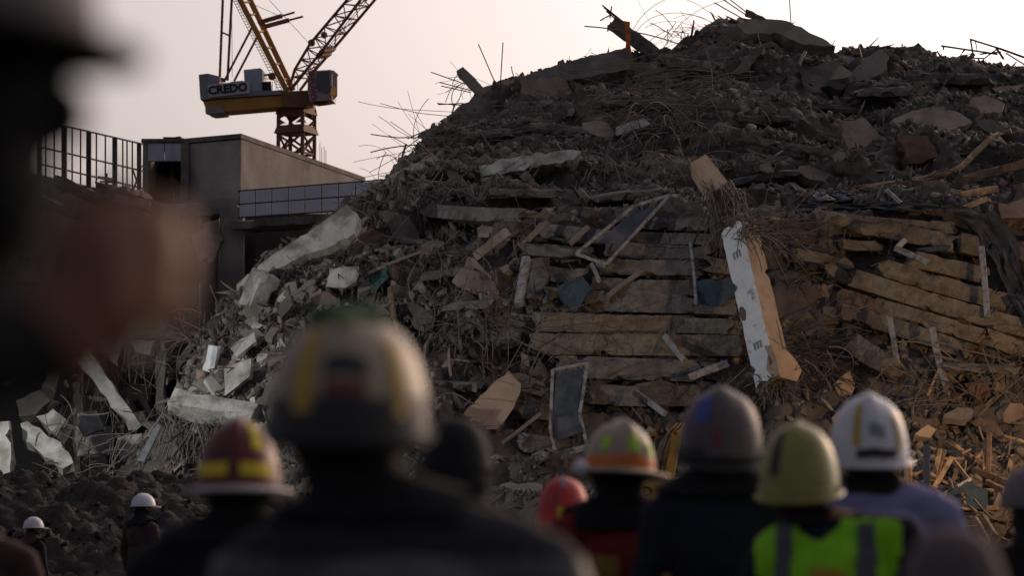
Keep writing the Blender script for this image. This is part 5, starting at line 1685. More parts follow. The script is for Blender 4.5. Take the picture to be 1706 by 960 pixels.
# ================================================================== SMALL EXCAVATOR
ex = empty('mini_excavator', P(1092, 885, 56.2))
tag(ex, 'small yellow excavator standing in the rubble behind the cream helmet', 'excavator')
ez = P(1092, 842, 55.4).z            # underside of the body
exx = P(1092, 842, 55.4).x
for s_ in (-1, 1):
    x0 = exx + s_ * 0.44
    prof_ = [(0.75 * math.cos(a) * (1 if abs(math.cos(a)) > .5 else 1), 0.22 * math.sin(a)) for a in [2 * math.pi * k / 16 for k in range(16)]]
    V = [(x0 - 0.13, 56.2 + p_[0], ez - 0.34 + p_[1]) for p_ in prof_] + [(x0 + 0.13, 56.2 + p_[0], ez - 0.34 + p_[1]) for p_ in prof_]
    Fc = [(k, (k + 1) % 16, 16 + (k + 1) % 16, 16 + k) for k in range(16)] + [tuple(range(15, -1, -1)), tuple(range(16, 32))]
    mesh('track', V, Fc, M_TRACK, ex)
box('undercarriage', (exx - 0.32, 55.8, ez - 0.42), (exx + 0.32, 56.6, ez - 0.12), M_STEEL, ex)
tube('turntable', [Vector((exx, 56.2, ez - 0.14)), Vector((exx, 56.2, ez - 0.03))], 0.32, M_STEEL, ex, sides=16)
# rounded counterweight body
bm = bmesh.new()
ol = [(-0.60, -0.62), (-0.45, -0.80), (0.45, -0.80), (0.60, -0.62), (0.60, 0.55), (-0.60, 0.55)]
bv = [bm.verts.new((exx + a, 56.2 + b, ez)) for a, b in ol]
tv = [bm.verts.new((exx + a * 0.94, 56.2 + b * 0.96, ez + (0.54 if b < 0 else 0.46))) for a, b in ol]
bm.faces.new(bv[::-1]); bm.faces.new(tv)
for k in range(6): bm.faces.new((bv[k], bv[(k + 1) % 6], tv[(k + 1) % 6], tv[k]))
bmesh.ops.bevel(bm, geom=bm.edges[:], offset=0.05, segments=3, affect='EDGES', profile=0.5)
body = bm_obj('body', bm, M_YEL, ex, smooth=False)
box('bumper', (exx - 0.58, 55.36, ez - 0.08), (exx + 0.58, 55.62, ez - 0.005), M_ALU, ex)
text_mesh('lettering', 'D', 0.26, M_BLACK, face_mat(Vector((P(1079, 820, 55.39).x, 55.385, P(1079, 820, 55.39).z)), (1, 0, 0), (0, -1, 0.03)), body, extrude=0.008)
text_mesh('lettering', 'J≡', 0.15, M_BLACK, face_mat(Vector((P(1113, 827, 55.39).x, 55.385, P(1113, 827, 55.39).z)), (1, 0, 0), (0, -1, 0.03)), body, extrude=0.008, shear=0.3)
cb = box('cab', (exx - 0.52, 56.0, ez + 0.46), (exx + 0.02, 56.7, ez + 1.35), M_BLACK, ex, bevel=0.05)
box('cab_roof', (exx - 0.56, 55.95, ez + 1.353), (exx + 0.06, 56.75, ez + 1.42), M_YEL, cb)
b0 = P(1114, 800, 56.0); b1 = P(1127, 728, 56.3); b2 = P(1185, 705, 57.0); b3 = P(1205, 790, 57.6)
bar('boom', b0, b1, 0.17, 0.2, M_YEL, parent=ex)
bar('boom_upper', b1 + Vector((0, 0, 0.02)), b2, 0.15, 0.18, M_YEL, parent=ex)
bar('stick', b2, b3, 0.13, 0.16, M_YEL, parent=ex)
bk_ = [(0, 0), (0.28, -0.05), (0.34, -0.28), (0.12, -0.42), (-0.06, -0.3)]
V = [(b3.x + a, b3.y - 0.22, b3.z + b + 0.05) for a, b in bk_] + [(b3.x + a, b3.y + 0.22, b3.z + b + 0.05) for a, b in bk_]
mesh('bucket', V, [(4, 3, 2, 1, 0), (5, 6, 7, 8, 9)] + [(k, (k + 1) % 5, 5 + (k + 1) % 5, 5 + k) for k in range(5)], M_STEEL, ex)
bar('hydraulic_ram', b0 + Vector((0.08, 0.1, 0.1)), b1 + Vector((0.06, 0.06, -0.15)), 0.06, 0.06, M_ALU, parent=ex)
for k in range(5):
    a = P(1094 + k * 5, 790, 56.1); b = P(1100 + k * 5, 752, 56.2); c = P(1112 + k * 5, 722 - k, 56.3); e = P(1128 + k * 3, 706, 56.5)
    tube('hose', [a, b, c, e], 0.014, M_RUSTST if k % 2 else M_YEL, ex, sides=5)

# grey post in the middle ground, lower right
tag(bar('grey_post', P(1543, 990, 34), P(1544, 740, 34), 0.07, 0.07, M_CRG), 'slim grey upright post beside the lavender shirted person', 'post')


# ================================================================== WORK FLOODLIGHTS (stand outside the picture)
def floodlight(label, loc, h, target, color, watts, cone, blend):
    root = empty('floodlight_mast', loc)
    tag(root, label, 'floodlight', 'site floodlights')
    L_ = Vector(loc)
    tube('mast', [L_, L_ + Vector((0, 0, h))], 0.045, M_STEEL, root, sides=8)
    for k in range(3):
        a = k * 2.094 + 0.4
        bar('leg', L_ + Vector((math.cos(a) * 0.8, math.sin(a) * 0.8, 0)), L_ + Vector((0, 0, 1.1)), 0.04, 0.04, M_STEEL, parent=root)
    top = L_ + Vector((0, 0, h))
    dr = (Vector(target) - top).normalized()
    rot_ = dr.to_track_quat('-Z', 'Y').to_matrix().to_4x4()
    rot_.translation = top
    head = box('lamp_head', (-0.28, -0.2, -0.08), (0.28, 0.2, 0.12), M_STEEL, root, mw=rot_, bevel=0.02)
    lens = mat('lamp_lens_' + ('warm' if color[2] < 0.6 else 'cool'), (0.8, 0.8, 0.8), emit=(color, 6.0), bump=0)
    box('lens', (-0.24, -0.16, -0.095), (0.24, 0.16, -0.082), lens, head, mw=rot_)
    li = bpy.data.lights.new('floodlight_lamp', 'SPOT')
    li.energy = watts
    li.color = color
    li.spot_size = R(cone)
    li.spot_blend = blend
    li.shadow_soft_size = 0.2
    lo = bpy.data.objects.new('floodlight_lamp', li)
    COL.objects.link(lo)
    m2 = rot_.copy()
    m2.translation = top + dr * 0.14
    lo.parent = root
    lo.matrix_parent_inverse = WORLD_INV(root)
    lo.matrix_basis = m2
    return root


floodlight('work floodlight on a mast left of the picture, shining on the left flank', (-13.2, 52.5, 0.0), 5.6, (-3.6, 66, 5.0), (0.99, 1.0, 0.96), 1650, 92, 0.55)
floodlight('warm work floodlight on a mast right of the picture, shining on the right stack', (13.4, 53.6, 0.0), 4.0, (7.6, 65, 4.4), (1.0, 0.62, 0.30), 860, 84, 0.7)

# ================================================================== PEOPLE
def cm_(name, col, **k):
    kw = dict(rough=0.9, var=0.2, scale=12, bump=0.15, bscale=60, spec=0.2)
    kw.update(k)
    return mat(name, col, **kw)


SKIN = cm_('skin', (0.21, 0.095, 0.058), rough=0.6, var=0.1, bump=0.05)
HAIR_SHADE = cm_('black_hair_nape_shade', (0.012, 0.011, 0.011), rough=0.7)
BLACKC = cm_('black_cloth', (0.014, 0.014, 0.016))
NAVY = cm_('navy_cloth', (0.016, 0.018, 0.030))
DGREY = cm_('charcoal_cloth', (0.03, 0.029, 0.033))
GREYST = cm_('grey_reflective', (0.10, 0.10, 0.105), rough=0.6)
REDC = cm_('dark_red_cloth', (0.16, 0.018, 0.018))
BROWN = cm_('brown_cloth', (0.055, 0.032, 0.029))
LAV = cm_('lavender_shirt', (0.25, 0.24, 0.44))
LIME = cm_('lime_vest', (0.27, 0.64, 0.02), rough=0.7, var=0.12)
TROU = cm_('dark_trousers', (0.022, 0.022, 0.026))
BOOT = cm_('boots', (0.014, 0.012, 0.011))
MAUVE = cm_('mauve_knit', (0.13, 0.095, 0.10))
hm = lambda n, c, **k: mat(n, c, rough=k.get('rough', 0.55), var=k.get('var', 0.12), scale=9, bump=0.03, spec=0.5, col2=k.get('col2'), mix_scale=6, mix_pos=(.5, .7))
H_CREAM = hm('helmet_cream', (0.36, 0.29, 0.20), col2=(0.19, 0.15, 0.10))
H_WHITE = hm('helmet_white', (0.66, 0.65, 0.70), rough=0.5, col2=(0.42, 0.40, 0.42))
H_RED = hm('helmet_dark_red', (0.13, 0.010, 0.012), rough=.55, col2=(0.07, 0.012, 0.012))
H_BRED = hm('helmet_bright_red', (0.56, 0.045, 0.035), rough=0.6, col2=(0.34, 0.04, 0.035))
H_BROWN = hm('helmet_taupe', (0.10, 0.08, 0.082), rough=.6, col2=(0.06, 0.05, 0.055))
H_OLIVE = hm('helmet_olive_yellow', (0.27, 0.25, 0.06), rough=0.5, col2=(0.17, 0.15, 0.05))
H_PALEB = hm('helmet_brim_pale', (0.40, 0.34, 0.34))
H_BLACK = hm('helmet_black', (0.008, 0.008, 0.009), rough=0.9)
H_GREY = hm('helmet_mauve_grey', (0.13, 0.115, 0.13), rough=0.8)
P_YEL = hm('patch_yellow', (0.70, 0.52, 0.01), rough=0.6)
P_LIME = hm('patch_lime', (0.42, 0.65, 0.03), rough=0.6)
P_OLV = hm('patch_olive', (0.10, 0.13, 0.02), rough=0.7)
P_ORA = hm('patch_orange', (0.62, 0.16, 0.02), rough=0.6)
P_DAMB = hm('patch_dark_amber', (0.26, 0.15, 0.02), rough=0.7)
P_AMB = hm('patch_amber', (0.50, 0.30, 0.03), rough=0.6)
P_BLUE = hm('patch_blue', (0.05, 0.07, 0.28), rough=0.6)
P_BLK = hm('patch_black', (0.02, 0.02, 0.02), rough=0.6)
P_GRN = hm('patch_green', (0.015, 0.09, 0.015), rough=0.7)
P_RED = hm('patch_red', (0.16, 0.03, 0.03), rough=0.6)
P_GREY = hm('patch_grey', (0.25, 0.25, 0.30), rough=0.6)
RADIO = hm('radio_black', (0.01, 0.01, 0.01), rough=0.6)


def add_ball(bm, c, r, sub=2):
    m_ = Matrix.Translation(Vector(c)) @ Matrix.Diagonal((*((r, r, r) if not hasattr(r, '__len__') else r), 1))
    bmesh.ops.create_icosphere(bm, subdivisions=sub, radius=1.0, matrix=m_)


def add_limb(bm, a, ra, b, rb):
    a = Vector(a); b = Vector(b)
    L_ = (b - a).length
    q = (b - a).to_track_quat('Z', 'Y').to_matrix().to_4x4()
    q.translation = (a + b) / 2
    bmesh.ops.create_cone(bm, cap_ends=True, segments=14, radius1=ra, radius2=rb, depth=L_, matrix=q)
    add_ball(bm, a, ra); add_ball(bm, b, rb)


def hand_open(bm, w, down, fwd, side, s=1.0):
    """relaxed hand: palm, four unequal curled fingers, thumb from the side of the palm"""
    w = Vector(w); down = Vector(down).normalized(); fwd = Vector(fwd).normalized(); side = Vector(side).normalized()
    add_limb(bm, w, .026 * s, w + down * .07 * s, .03 * s)
    for k, ln in enumerate((.066, .076, .07, .056)):
        b = w + down * .085 * s + fwd * (k - 1.5) * -.021 * s
        m_ = b + down * ln * .5 * s + side * -.008 * s
        t = m_ + down * ln * .45 * s + side * -.02 * s
        add_limb(bm, b, .0095 * s, m_, .009 * s)
        add_limb(bm, m_, .009 * s, t, .0078 * s)
    b = w + down * .03 * s + fwd * .026 * s
    m_ = b + down * .03 * s + fwd * .02 * s
    add_limb(bm, b, .012 * s, m_, .0105 * s)
    add_limb(bm, m_, .0105 * s, m_ + down * .03 * s + fwd * .004 * s, .009 * s)


def hand_grip(bm, w, c, side, fwd):
    """hand closed round an upright handset centred at c; side = from palm to handset"""
    w = Vector(w); c = Vector(c); side = Vector(side).normalized(); fwd = Vector(fwd).normalized(); up = Vector((0, 0, 1))
    palm = c - side * .034
    add_limb(bm, w, .028, palm + up * -.02, .03)
    add_ball(bm, palm, (.03, .03, .044))
    for k, ln in enumerate((.9, 1.0, .97, .82)):
        z = (1.5 - k) * .0215
        a = palm + up * z + fwd * .012
        b = c + fwd * .036 * ln + up * z - side * .008
        e = c + fwd * .034 * ln + side * .022 * ln + up * z
        t = c + fwd * .008 + side * .03 * ln + up * (z - .002)
        add_limb(bm, a, .0105, b, .01)
        add_limb(bm, b, .01, e, .0095)
        add_limb(bm, e, .0095, t, .0085)
    a = palm - fwd * .02 + up * -.005
    b = c - fwd * .03 + up * .025
    t = c - fwd * .012 + side * .02 + up * .045
    add_limb(bm, a, .014, b, .012)
    add_limb(bm, b, .012, t, .01)


def person(label, px, top_py, d, rz=0.0, jacket=BLACKC, bulk=1.0, helmet_h=0.035, head_dx=0.0, head_dy=0.0, arms='down', voxel=0.014, hair=True, H=None, trousers=TROU, ground=0.0, group=None, tilt=0.0):
    ztop = P(px, top_py, d).z - ground
    s = (H or (ztop - helmet_h)) / 1.75
    hd_ = Vector((head_dx, head_dy, 0))
    bm = bmesh.new()
    B = bulk
    add_ball(bm, (0, 0, 1.28), (.185 * B, .122 * B, .20), 3)
    add_ball(bm, (0, 0, 1.08), (.165 * B, .115 * B, .20), 3)
    add_ball(bm, (0, -.01, .93), (.17 * B, .122 * B, .14), 3)
    add_limb(bm, (-.15 * B, -.01, 1.40), .07 * B, (0, -.01, 1.415), .08 * B)
    add_limb(bm, (.15 * B, -.01, 1.40), .07 * B, (0, -.01, 1.415), .08 * B)
    nb = Vector((0, -.01, 1.46)) + hd_ * 0.4
    for q in (-1, 1):
        add_limb(bm, nb + Vector((0, 0, .02)), .066, (q * .15 * B, -.01, 1.415), .055 * B)
    hc = Vector((0, .02, 1.632)) + hd_
    add_limb(bm, nb + Vector((0, 0, -.02)), .07, hc + Vector((0, -.015, -.07)), .064)
    add_ball(bm, hc, (.078, .098, .117), 3)
    add_ball(bm, hc + Vector((0, .032, -.068)), (.058, .066, .05), 3)
    add_ball(bm, hc + Vector((0, .1, -.012)), (.014, .022, .022))
    add_ball(bm, hc + Vector((0, .088, -.058)), (.024, .016, .012))
    for q in (-1, 1):
        add_ball(bm, hc + Vector((q * .079, -.005, -.008)), (.012, .022, .032))
        add_ball(bm, hc + Vector((q * .03, .082, .022)), (.022, .016, .009))
    grips = None
    for q in (-1, 1):
        sh = Vector((q * .19 * B, -.01, 1.385))
        if arms == 'radio' and q == 1:
            # near arm lifted, handset before the mouth (local +X is the near side when facing right)
            el = Vector((.26, .12, 1.44)); wr = Vector((.12, .295, 1.462)); gc = Vector((.085, .325, 1.512))
            add_limb(bm, sh, .062 * B, el, .05 * B)
            add_limb(bm, el, .048 * B, wr, .032)
            hand_grip(bm, wr, gc, (-1, .25, 0), (0.2, 1, 0))
            grips = gc
        else:
            el = Vector((q * .255 * B, -.02, 1.13)); wr = Vector((q * .27 * B, .05, .90))
            add_limb(bm, sh, .062 * B, el, .048 * B)
            add_limb(bm, el, .047 * B, wr, .034 * B)
            hand_open(bm, wr, (q * .02, .12, -1), (0, 1, 0), (q, 0, 0))
        hp = Vector((q * .095, 0, .92)); kn = Vector((q * .105, .02, .50)); an = Vector((q * .11, -.015, .10))
        add_limb(bm, hp, .092 * B, kn, .062)
        add_limb(bm, kn, .062, an, .046)
        add_limb(bm, an + Vector((0, -.02, -.05)), .045, an + Vector((0, .15, -.06)), .036)
    me0 = bpy.data.meshes.new('tmp'); bm.to_mesh(me0); bm.free()
    ob = bpy.data.objects.new('tmp', me0); COL.objects.link(ob)
    md = ob.modifiers.new('r', 'REMESH'); md.mode = 'VOXEL'; md.voxel_size = voxel
    ms = ob.modifiers.new('s', 'SMOOTH'); ms.factor = 0.5; ms.iterations = 5 if voxel > 0.01 else 4
    dg = bpy.context.evaluated_depsgraph_get()
    me = bpy.data.meshes.new_from_object(ob.evaluated_get(dg))
    bpy.data.objects.remove(ob); bpy.data.meshes.remove(me0)
    me.name = 'person'
    n = len(me.vertices); co = np.empty(n * 3, np.float32); me.vertices.foreach_get('co', co); co = co.reshape(-1, 3)
    zmin = co[:, 2].min()
    co[:, 2] -= zmin
    nrm_ = np.empty(n * 3, np.float32); me.vertices.foreach_get('normal', nrm_); nrm_ = nrm_.reshape(-1, 3)
    if tilt:
        wz = np.clip((co[:, 2] - .9) / .4, 0, 1) * (1 - np.clip((co[:, 2] - 1.44) / .1, 0, 1))
        co[:, 2] += wz * co[:, 0] * tilt
    # folds in the cloth
    for i in range(n):
        z = co[i, 2]
        if z < 1.40 and z > 0.1:
            k_ = noise.noise(Vector((co[i, 0] * 9, co[i, 1] * 9, z * 16))) * 0.008 * (0.3 if abs(z - .85) < .1 and abs(co[i, 0]) > .2 else 1)
            co[i] += nrm_[i] * k_
    me.vertices.foreach_set('co', co.ravel())
    for m in (SKIN, jacket, trousers, BOOT, HAIR_SHADE): me.materials.append(m)
    npol = len(me.polygons)
    cen = np.empty(npol * 3, np.float32); me.polygons.foreach_get('center', cen); cen = cen.reshape(-1, 3)
    ax_ = np.abs(cen[:, 0]); z = cen[:, 2]
    mi_ = np.full(npol, 1)
    mi_[(z < .98) & (ax_ < .235 * B)] = 2
    mi_[z < .13] = 3
    mi_[(z < .885) & (ax_ > .225 * B)] = 0
    headz = 1.485
    mi_[(z > headz) & (np.hypot(cen[:, 0] - head_dx * 0.8, cen[:, 1] - head_dy * .8) < .17)] = 0
    mi_[(z > headz - .02) & (z < 1.60) & (cen[:, 1] < .015 + head_dy) & (np.abs(cen[:, 0] - head_dx * .7) < .09)] = 4  # nape takes the hair colour, for hair and for shade on the neck
    if arms == 'radio':
        far = np.linalg.norm(cen - np.array([.085, .325, 1.512]), axis=1) < .088
        mi_[far] = 0
    me.polygons.foreach_set('material_index', mi_.astype(np.int32))
    me.polygons.foreach_set('use_smooth', np.ones(npol, bool))
    me.update()
    o = bpy.data.objects.new('person', me); COL.objects.link(o)
    base = P(px, top_py, d)
    o.rotation_euler = (0, 0, rz); o.scale = (s, s, s)
    off = Matrix.Rotation(rz, 3, 'Z') @ (Vector((head_dx, .02 + head_dy, 0)) * s)
    o.location = (base.x - off.x, d - off.y, ground)
    tag(o, label, 'person', group)
    hc = hc + Vector((0, 0, -zmin))
    return o, hc, s


def htop(D):
    return D['z'] + D['h'] + D['ridge'] - .118


def child_local(name, verts, faces, m, par, smooth=True):
    me = bpy.data.meshes.new(name)
    me.from_pydata([tuple(v) for v in verts], [], faces)
    me.materials.append(m)
    if smooth: me.polygons.foreach_set('use_smooth', [True] * len(me.polygons))
    o = bpy.data.objects.new(name, me)
    COL.objects.link(o)
    o.parent = par
    return o


def dome_pt(th, ph, D):
    a, b, h, ridge = D['a'], D['b'], D['h'], D['ridge']
    ct, st_ = max(0.0, math.cos(th)) ** .82, math.sin(th) ** .92 if th > 0 else math.sin(th)
    x, y = a * ct * math.cos(ph), b * ct * math.sin(ph)
    z = h * st_
    if ridge: z += ridge * math.exp(-(x / D.get('rw', .016)) ** 2) * min(1, st_ * 1.6) ; y *= 1 + ridge * .9 * math.exp(-(x / .02) ** 2) * (1 - st_)
    if D.get('low'):                 # sides and back reach lower
        z -= D['low'] * (1 - st_) ** 2 * (0.5 - 0.5 * math.sin(ph))
    return Vector((x, y, z))


def helmet(par, hc, D, shell_m, brim_m=None, patches=(), extra=()):
    """D: a, b, h dome radii, ridge, brim (front, side, back), z lift; hc: head centre in the person's local frame"""
    C0 = hc + Vector((0, 0, D.get('z', .02)))
    T_ = Matrix.Translation(C0) @ Matrix.Rotation(D.get('tilt', 0), 4, 'X') @ Matrix.Rotation(D.get('roll', 0), 4, 'Y')
    nt_, np_ = 16, 40
    V, Fc = [], []
    for sft, sc_ in ((0, 1.0), (1, 0.95)):
        for i in range(nt_ + 1):
            for j in range(np_):
                V.append(T_ @ (dome_pt(i / nt_ * math.pi / 2 * 0.985, 2 * math.pi * j / np_, D) * sc_))
    off_ = (nt_ + 1) * np_
    for i in range(nt_):
        for j in range(np_):
            q = [i * np_ + j, i * np_ + (j + 1) % np_, (i + 1) * np_ + (j + 1) % np_, (i + 1) * np_ + j]
            Fc.append(tuple(q)); Fc.append(tuple(off_ + k for k in q[::-1]))
    for j in range(np_):
        Fc.append((j, off_ + j, off_ + (j + 1) % np_, (j + 1) % np_))
    Fc.append(tuple(nt_ * np_ + j for j in range(np_)))
    Fc.append(tuple(off_ + nt_ * np_ + j for j in range(np_ - 1, -1, -1)))
    hel = child_local('helmet', V, Fc, shell_m, par)
    if D.get('brim'):
        bf, bs, bb = D['brim']
        V, Fc = [], []
        for j in range(np_):
            ph = 2 * math.pi * j / np_
            w = bs + (bf - bs) * max(0, math.sin(ph)) ** D.get('bp', 2) + (bb - bs) * max(0, -math.sin(ph)) ** 2
            p0 = dome_pt(0.03, ph, D)
            dr = Vector((math.cos(ph) * D['a'], math.sin(ph) * D['b'], 0)).normalized()
            dz = -D.get('droop', .25) * w
            for (k, zz) in ((-.008, .006), (w, .004 + dz), (w, -.004 + dz), (-.008, -.006)):
                V.append(T_ @ (p0 + dr * k + Vector((0, 0, zz))))
        for j in range(np_):
            for k in range(4):
                Fc.append((j * 4 + k, ((j + 1) % np_) * 4 + k, ((j + 1) % np_) * 4 + (k + 1) % 4, j * 4 + (k + 1) % 4))
        child_local('brim', V, Fc, brim_m or shell_m, hel)
    for (nm, m, t0, t1, p0, p1) in patches:
        n1, n2 = 8, 12
        V, Fc = [], []
        for sc_ in (1.022, 0.985):
            for i in range(n1 + 1):
                for j in range(n2 + 1):
                    V.append(T_ @ (dome_pt(R(t0 + (t1 - t0) * i / n1), R(p0 + (p1 - p0) * j / n2), D) * sc_))
        N_ = (n1 + 1) * (n2 + 1)
        ring_ = []
        for i in range(n1):
            for j in range(n2):
                q = [i * (n2 + 1) + j, i * (n2 + 1) + j + 1, (i + 1) * (n2 + 1) + j + 1, (i + 1) * (n2 + 1) + j]
                Fc.append(tuple(q)); Fc.append(tuple(N_ + k for k in q[::-1]))
        for i in range(n1):
            for j in (0, n2):
                q = i * (n2 + 1) + j
                Fc.append((q, q + n2 + 1, N_ + q + n2 + 1, N_ + q))
        for j in range(n2):
            for i in (0, n1):
                q = i * (n2 + 1) + j
                Fc.append((q, q + 1, N_ + q + 1, N_ + q))
        child_local(nm, V, Fc, m, hel)
    for (nm, m, c, r) in extra:
        bm = bmesh.new()
        add_ball(bm, (0, 0, 0), r, 2)
        me = bpy.data.meshes.new(nm); bm.to_mesh(me); bm.free()
        me.materials.append(m)
        me.polygons.foreach_set('use_smooth', [True] * len(me.polygons))
        o = bpy.data.objects.new(nm, me); COL.objects.link(o); o.parent = hel
        o.location = T_ @ Vector(c)
    return hel


def hair(par, hc, m=HAIR_SHADE, low=-.075, sc=1.06):
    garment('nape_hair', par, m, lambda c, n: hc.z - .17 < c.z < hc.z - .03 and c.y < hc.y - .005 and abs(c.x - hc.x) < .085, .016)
    V, Fc = [], []
    n1, n2 = 12, 28
    for i in range(n1 + 1):
        for j in range(n2):
            ph = 2 * math.pi * j / n2
            front = max(0, math.sin(ph))
            lo = -38 + 62 * front ** 0.6
            th = R(lo + (90 - lo) * i / n1)
            v = Vector((.078 * math.cos(th) * math.cos(ph), .098 * math.cos(th) * math.sin(ph), .117 * math.sin(th))) * sc
            v *= 1 + noise.noise(v * 40) * .03
            V.append(hc + v)
    for i in range(n1):
        for j in range(n2):
            Fc.append((i * n2 + j, i * n2 + (j + 1) % n2, (i + 1) * n2 + (j + 1) % n2, (i + 1) * n2 + j))
    return child_local('hair', V, Fc, m, par)


def garment(name, par, m, test, push=0.012):
    """a worn layer: the part of the body surface that passes test(centre, normal), lifted off it, with thickness"""
    me = par.data
    idx = {}
    V, Fc, keep = [], [], []
    for p_ in me.polygons:
        if test(p_.center, p_.normal): keep.append(p_.vertices[:])
    for f in keep:
        for v in f:
            if v not in idx:
                idx[v] = len(V)
                V.append(me.vertices[v].co + me.vertices[v].normal * push)
    if not V: return None
    N_ = len(V)
    V += [me.vertices[v].co + me.vertices[v].normal * (push * 0.3) for v in idx]
    for f in keep:
        Fc.append(tuple(idx[v] for v in f)); Fc.append(tuple(N_ + idx[v] for v in f[::-1]))
    return child_local(name, V, Fc, m, par)


RESCUE = dict(a=.135, b=.16, h=.18, ridge=.012, low=.05, z=-.005, rw=.03)
FIRE = dict(a=.122, b=.148, h=.19, ridge=.016, brim=(.05, .045, .085), z=.0, droop=.28)
HARD = dict(a=.128, b=.15, h=.165, ridge=.012, brim=(.05, .014, .018), z=.015, droop=.2, rw=.022)

# the big helmet in the centre
o, hc, s = person('person in dark jacket with a large cream helmet topped by green goggles, centre', 582, 508, 4.65, helmet_h=.075, jacket=DGREY, bulk=1.22, head_dx=-0.09)
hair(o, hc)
helmet(o, hc, dict(a=.137, b=.165, h=.185, ridge=.01, low=.05, z=.0, rw=.03, brim=(.03, .008, .012)), H_CREAM, H_BLACK, patches=(
    ('stripe', P_AMB, 12, 52, -128, -114), ('stripe', P_AMB, 10, 45, -52, -42), ('lamp_strip', P_GRN, 62, 89, -150, -30), ('top_strap', P_OLV, 52, 84, -98, -84),
    ('label', P_BLK, 26, 34, -106, -72), ('label', P_RED, 17, 23, -106, -74), ('rear_band', P_BLK, 0, 17, -178, -2)),
    extra=(('goggles', P_GRN, (-.01, -.02, .185), (.08, .05, .016)),))
garment('neck_guard', o, BLACKC, lambda c, n: 1.46 < c.z < 1.62 and abs(c.x + .09) < .2 and c.y < .03, .02)
garment('shoulder_band', o, GREYST, lambda c, n: 1.36 < c.z < 1.405 and n.y < -.15, .008)

# red helmet with yellow band, left
o, hc, s = person('person in black with a dark red helmet banded in yellow, left of centre', 398, 684, 7.6, jacket=BLACKC, bulk=1.22, helmet_h=.07)
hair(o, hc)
helmet(o, hc, dict(FIRE, a=.118, h=.20, ridge=.016, z=-.03, brim=(.05, .04, .06), tilt=-.05), H_RED, H_PALEB, patches=(
    ('band', P_YEL, 9, 19, -150, -98), ('band', P_YEL, 9, 19, -82, -28), ('stripe', P_YEL, 32, 66, -62, -42)), extra=(('crest_knob', H_PALEB, (.03, -.03, .17), (.04, .04, .014)),))
garment('collar', o, BLACKC, lambda c, n: 1.44 < c.z < 1.58 and c.y < .06 and abs(c.x) < .2, .02)

# dark bare head behind the big helmet's shoulder
o, hc, s = person('person with a plain dark cap and black clothes right of the big cream helmet', 760, 690, 7.6, jacket=BLACKC, bulk=1.05, helmet_h=.025)
helmet(o, hc, dict(a=.1, b=.122, h=.14, ridge=0, z=.0, low=.06, brim=(.06, .004, .004)), H_BLACK)
garment('collar', o, BLACKC, lambda c, n: 1.43 < c.z < 1.62 and c.y < .08 and abs(c.x) < .2, .025)

# small bright red helmet
o, hc, s = person('person with a small bright red helmet with a yellow patch, centre', 938, 790, 12.6, jacket=REDC, bulk=1.0, helmet_h=.06)
helmet(o, hc, dict(a=.125, b=.15, h=.15, ridge=.006, low=.19, z=.02, rw=.03), H_BRED, patches=(('patch', P_YEL, 10, 24, -104, -76), ('strip', P_GREY, 48, 86, -100, -80), ('label', P_RED, -8, 2, -112, -68)))
garment('neck_guard', o, H_BRED, lambda c, n: 1.42 < c.z < 1.58 and c.y < .05 and abs(c.x) < .16, .018)

# cream helmet with orange band
o, hc, s = person('person in a red jacket with a cream brimmed helmet with orange band', 1030, 694, 10.3, helmet_h=.06, jacket=REDC, bulk=1.2, rz=.35)
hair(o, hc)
helmet(o, hc, dict(FIRE, a=.125, b=.15, h=.185, brim=(.06, .05, .08), z=-.022, tilt=-.06, roll=.08), H_CREAM, patches=(
    ('band', P_ORA, 3, 15, -215, -20), ('patch', P_LIME, 22, 38, -150, -132), ('patch', P_LIME, 18, 36, -100, -80), ('patch', P_LIME, 16, 32, -60, -46)),
    extra=(('crest_knob', P_ORA, (.03, .0, .165), (.016, .016, .014)), ('rear_lamp', H_WHITE, (-.165, -.06, .002), (.03, .03, .03))))
garment('collar', o, BLACKC, lambda c, n: 1.40 < c.z < 1.60 and c.y < .1 and abs(c.x) < .2, .02)
garment('patch', o, P_DAMB, lambda c, n: 1.235 < c.z < 1.315 and n.y < -.3 and -.16 < c.x < -.06, .008)
garment('patch', o, P_DAMB, lambda c, n: 1.235 < c.z < 1.315 and n.y < -.3 and .05 < c.x < .14, .008)

# taupe helmet with blue patch
o, hc, s = person('person in navy with a taupe helmet carrying a blue patch', 1200, 641, 9.9, helmet_h=.05, jacket=NAVY, bulk=1.02)
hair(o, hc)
helmet(o, hc, dict(RESCUE, a=.135, h=.175, z=-.022, low=.07, ridge=.014, brim=(.03, .012, .012)), H_BROWN, H_BLACK, patches=(
    ('patch', P_BLUE, 26, 58, -138, -112), ('badge', P_RED, 8, 20, -108, -94), ('rear_band', P_BLK, -4, 4, -175, -5), ('goggle_strap', P_BLK, 2, 8, -178, -120)))
garment('neck_guard', o, BLACKC, lambda c, n: 1.43 < c.z < 1.62 and c.y < .03 and abs(c.x) < .2, .025)

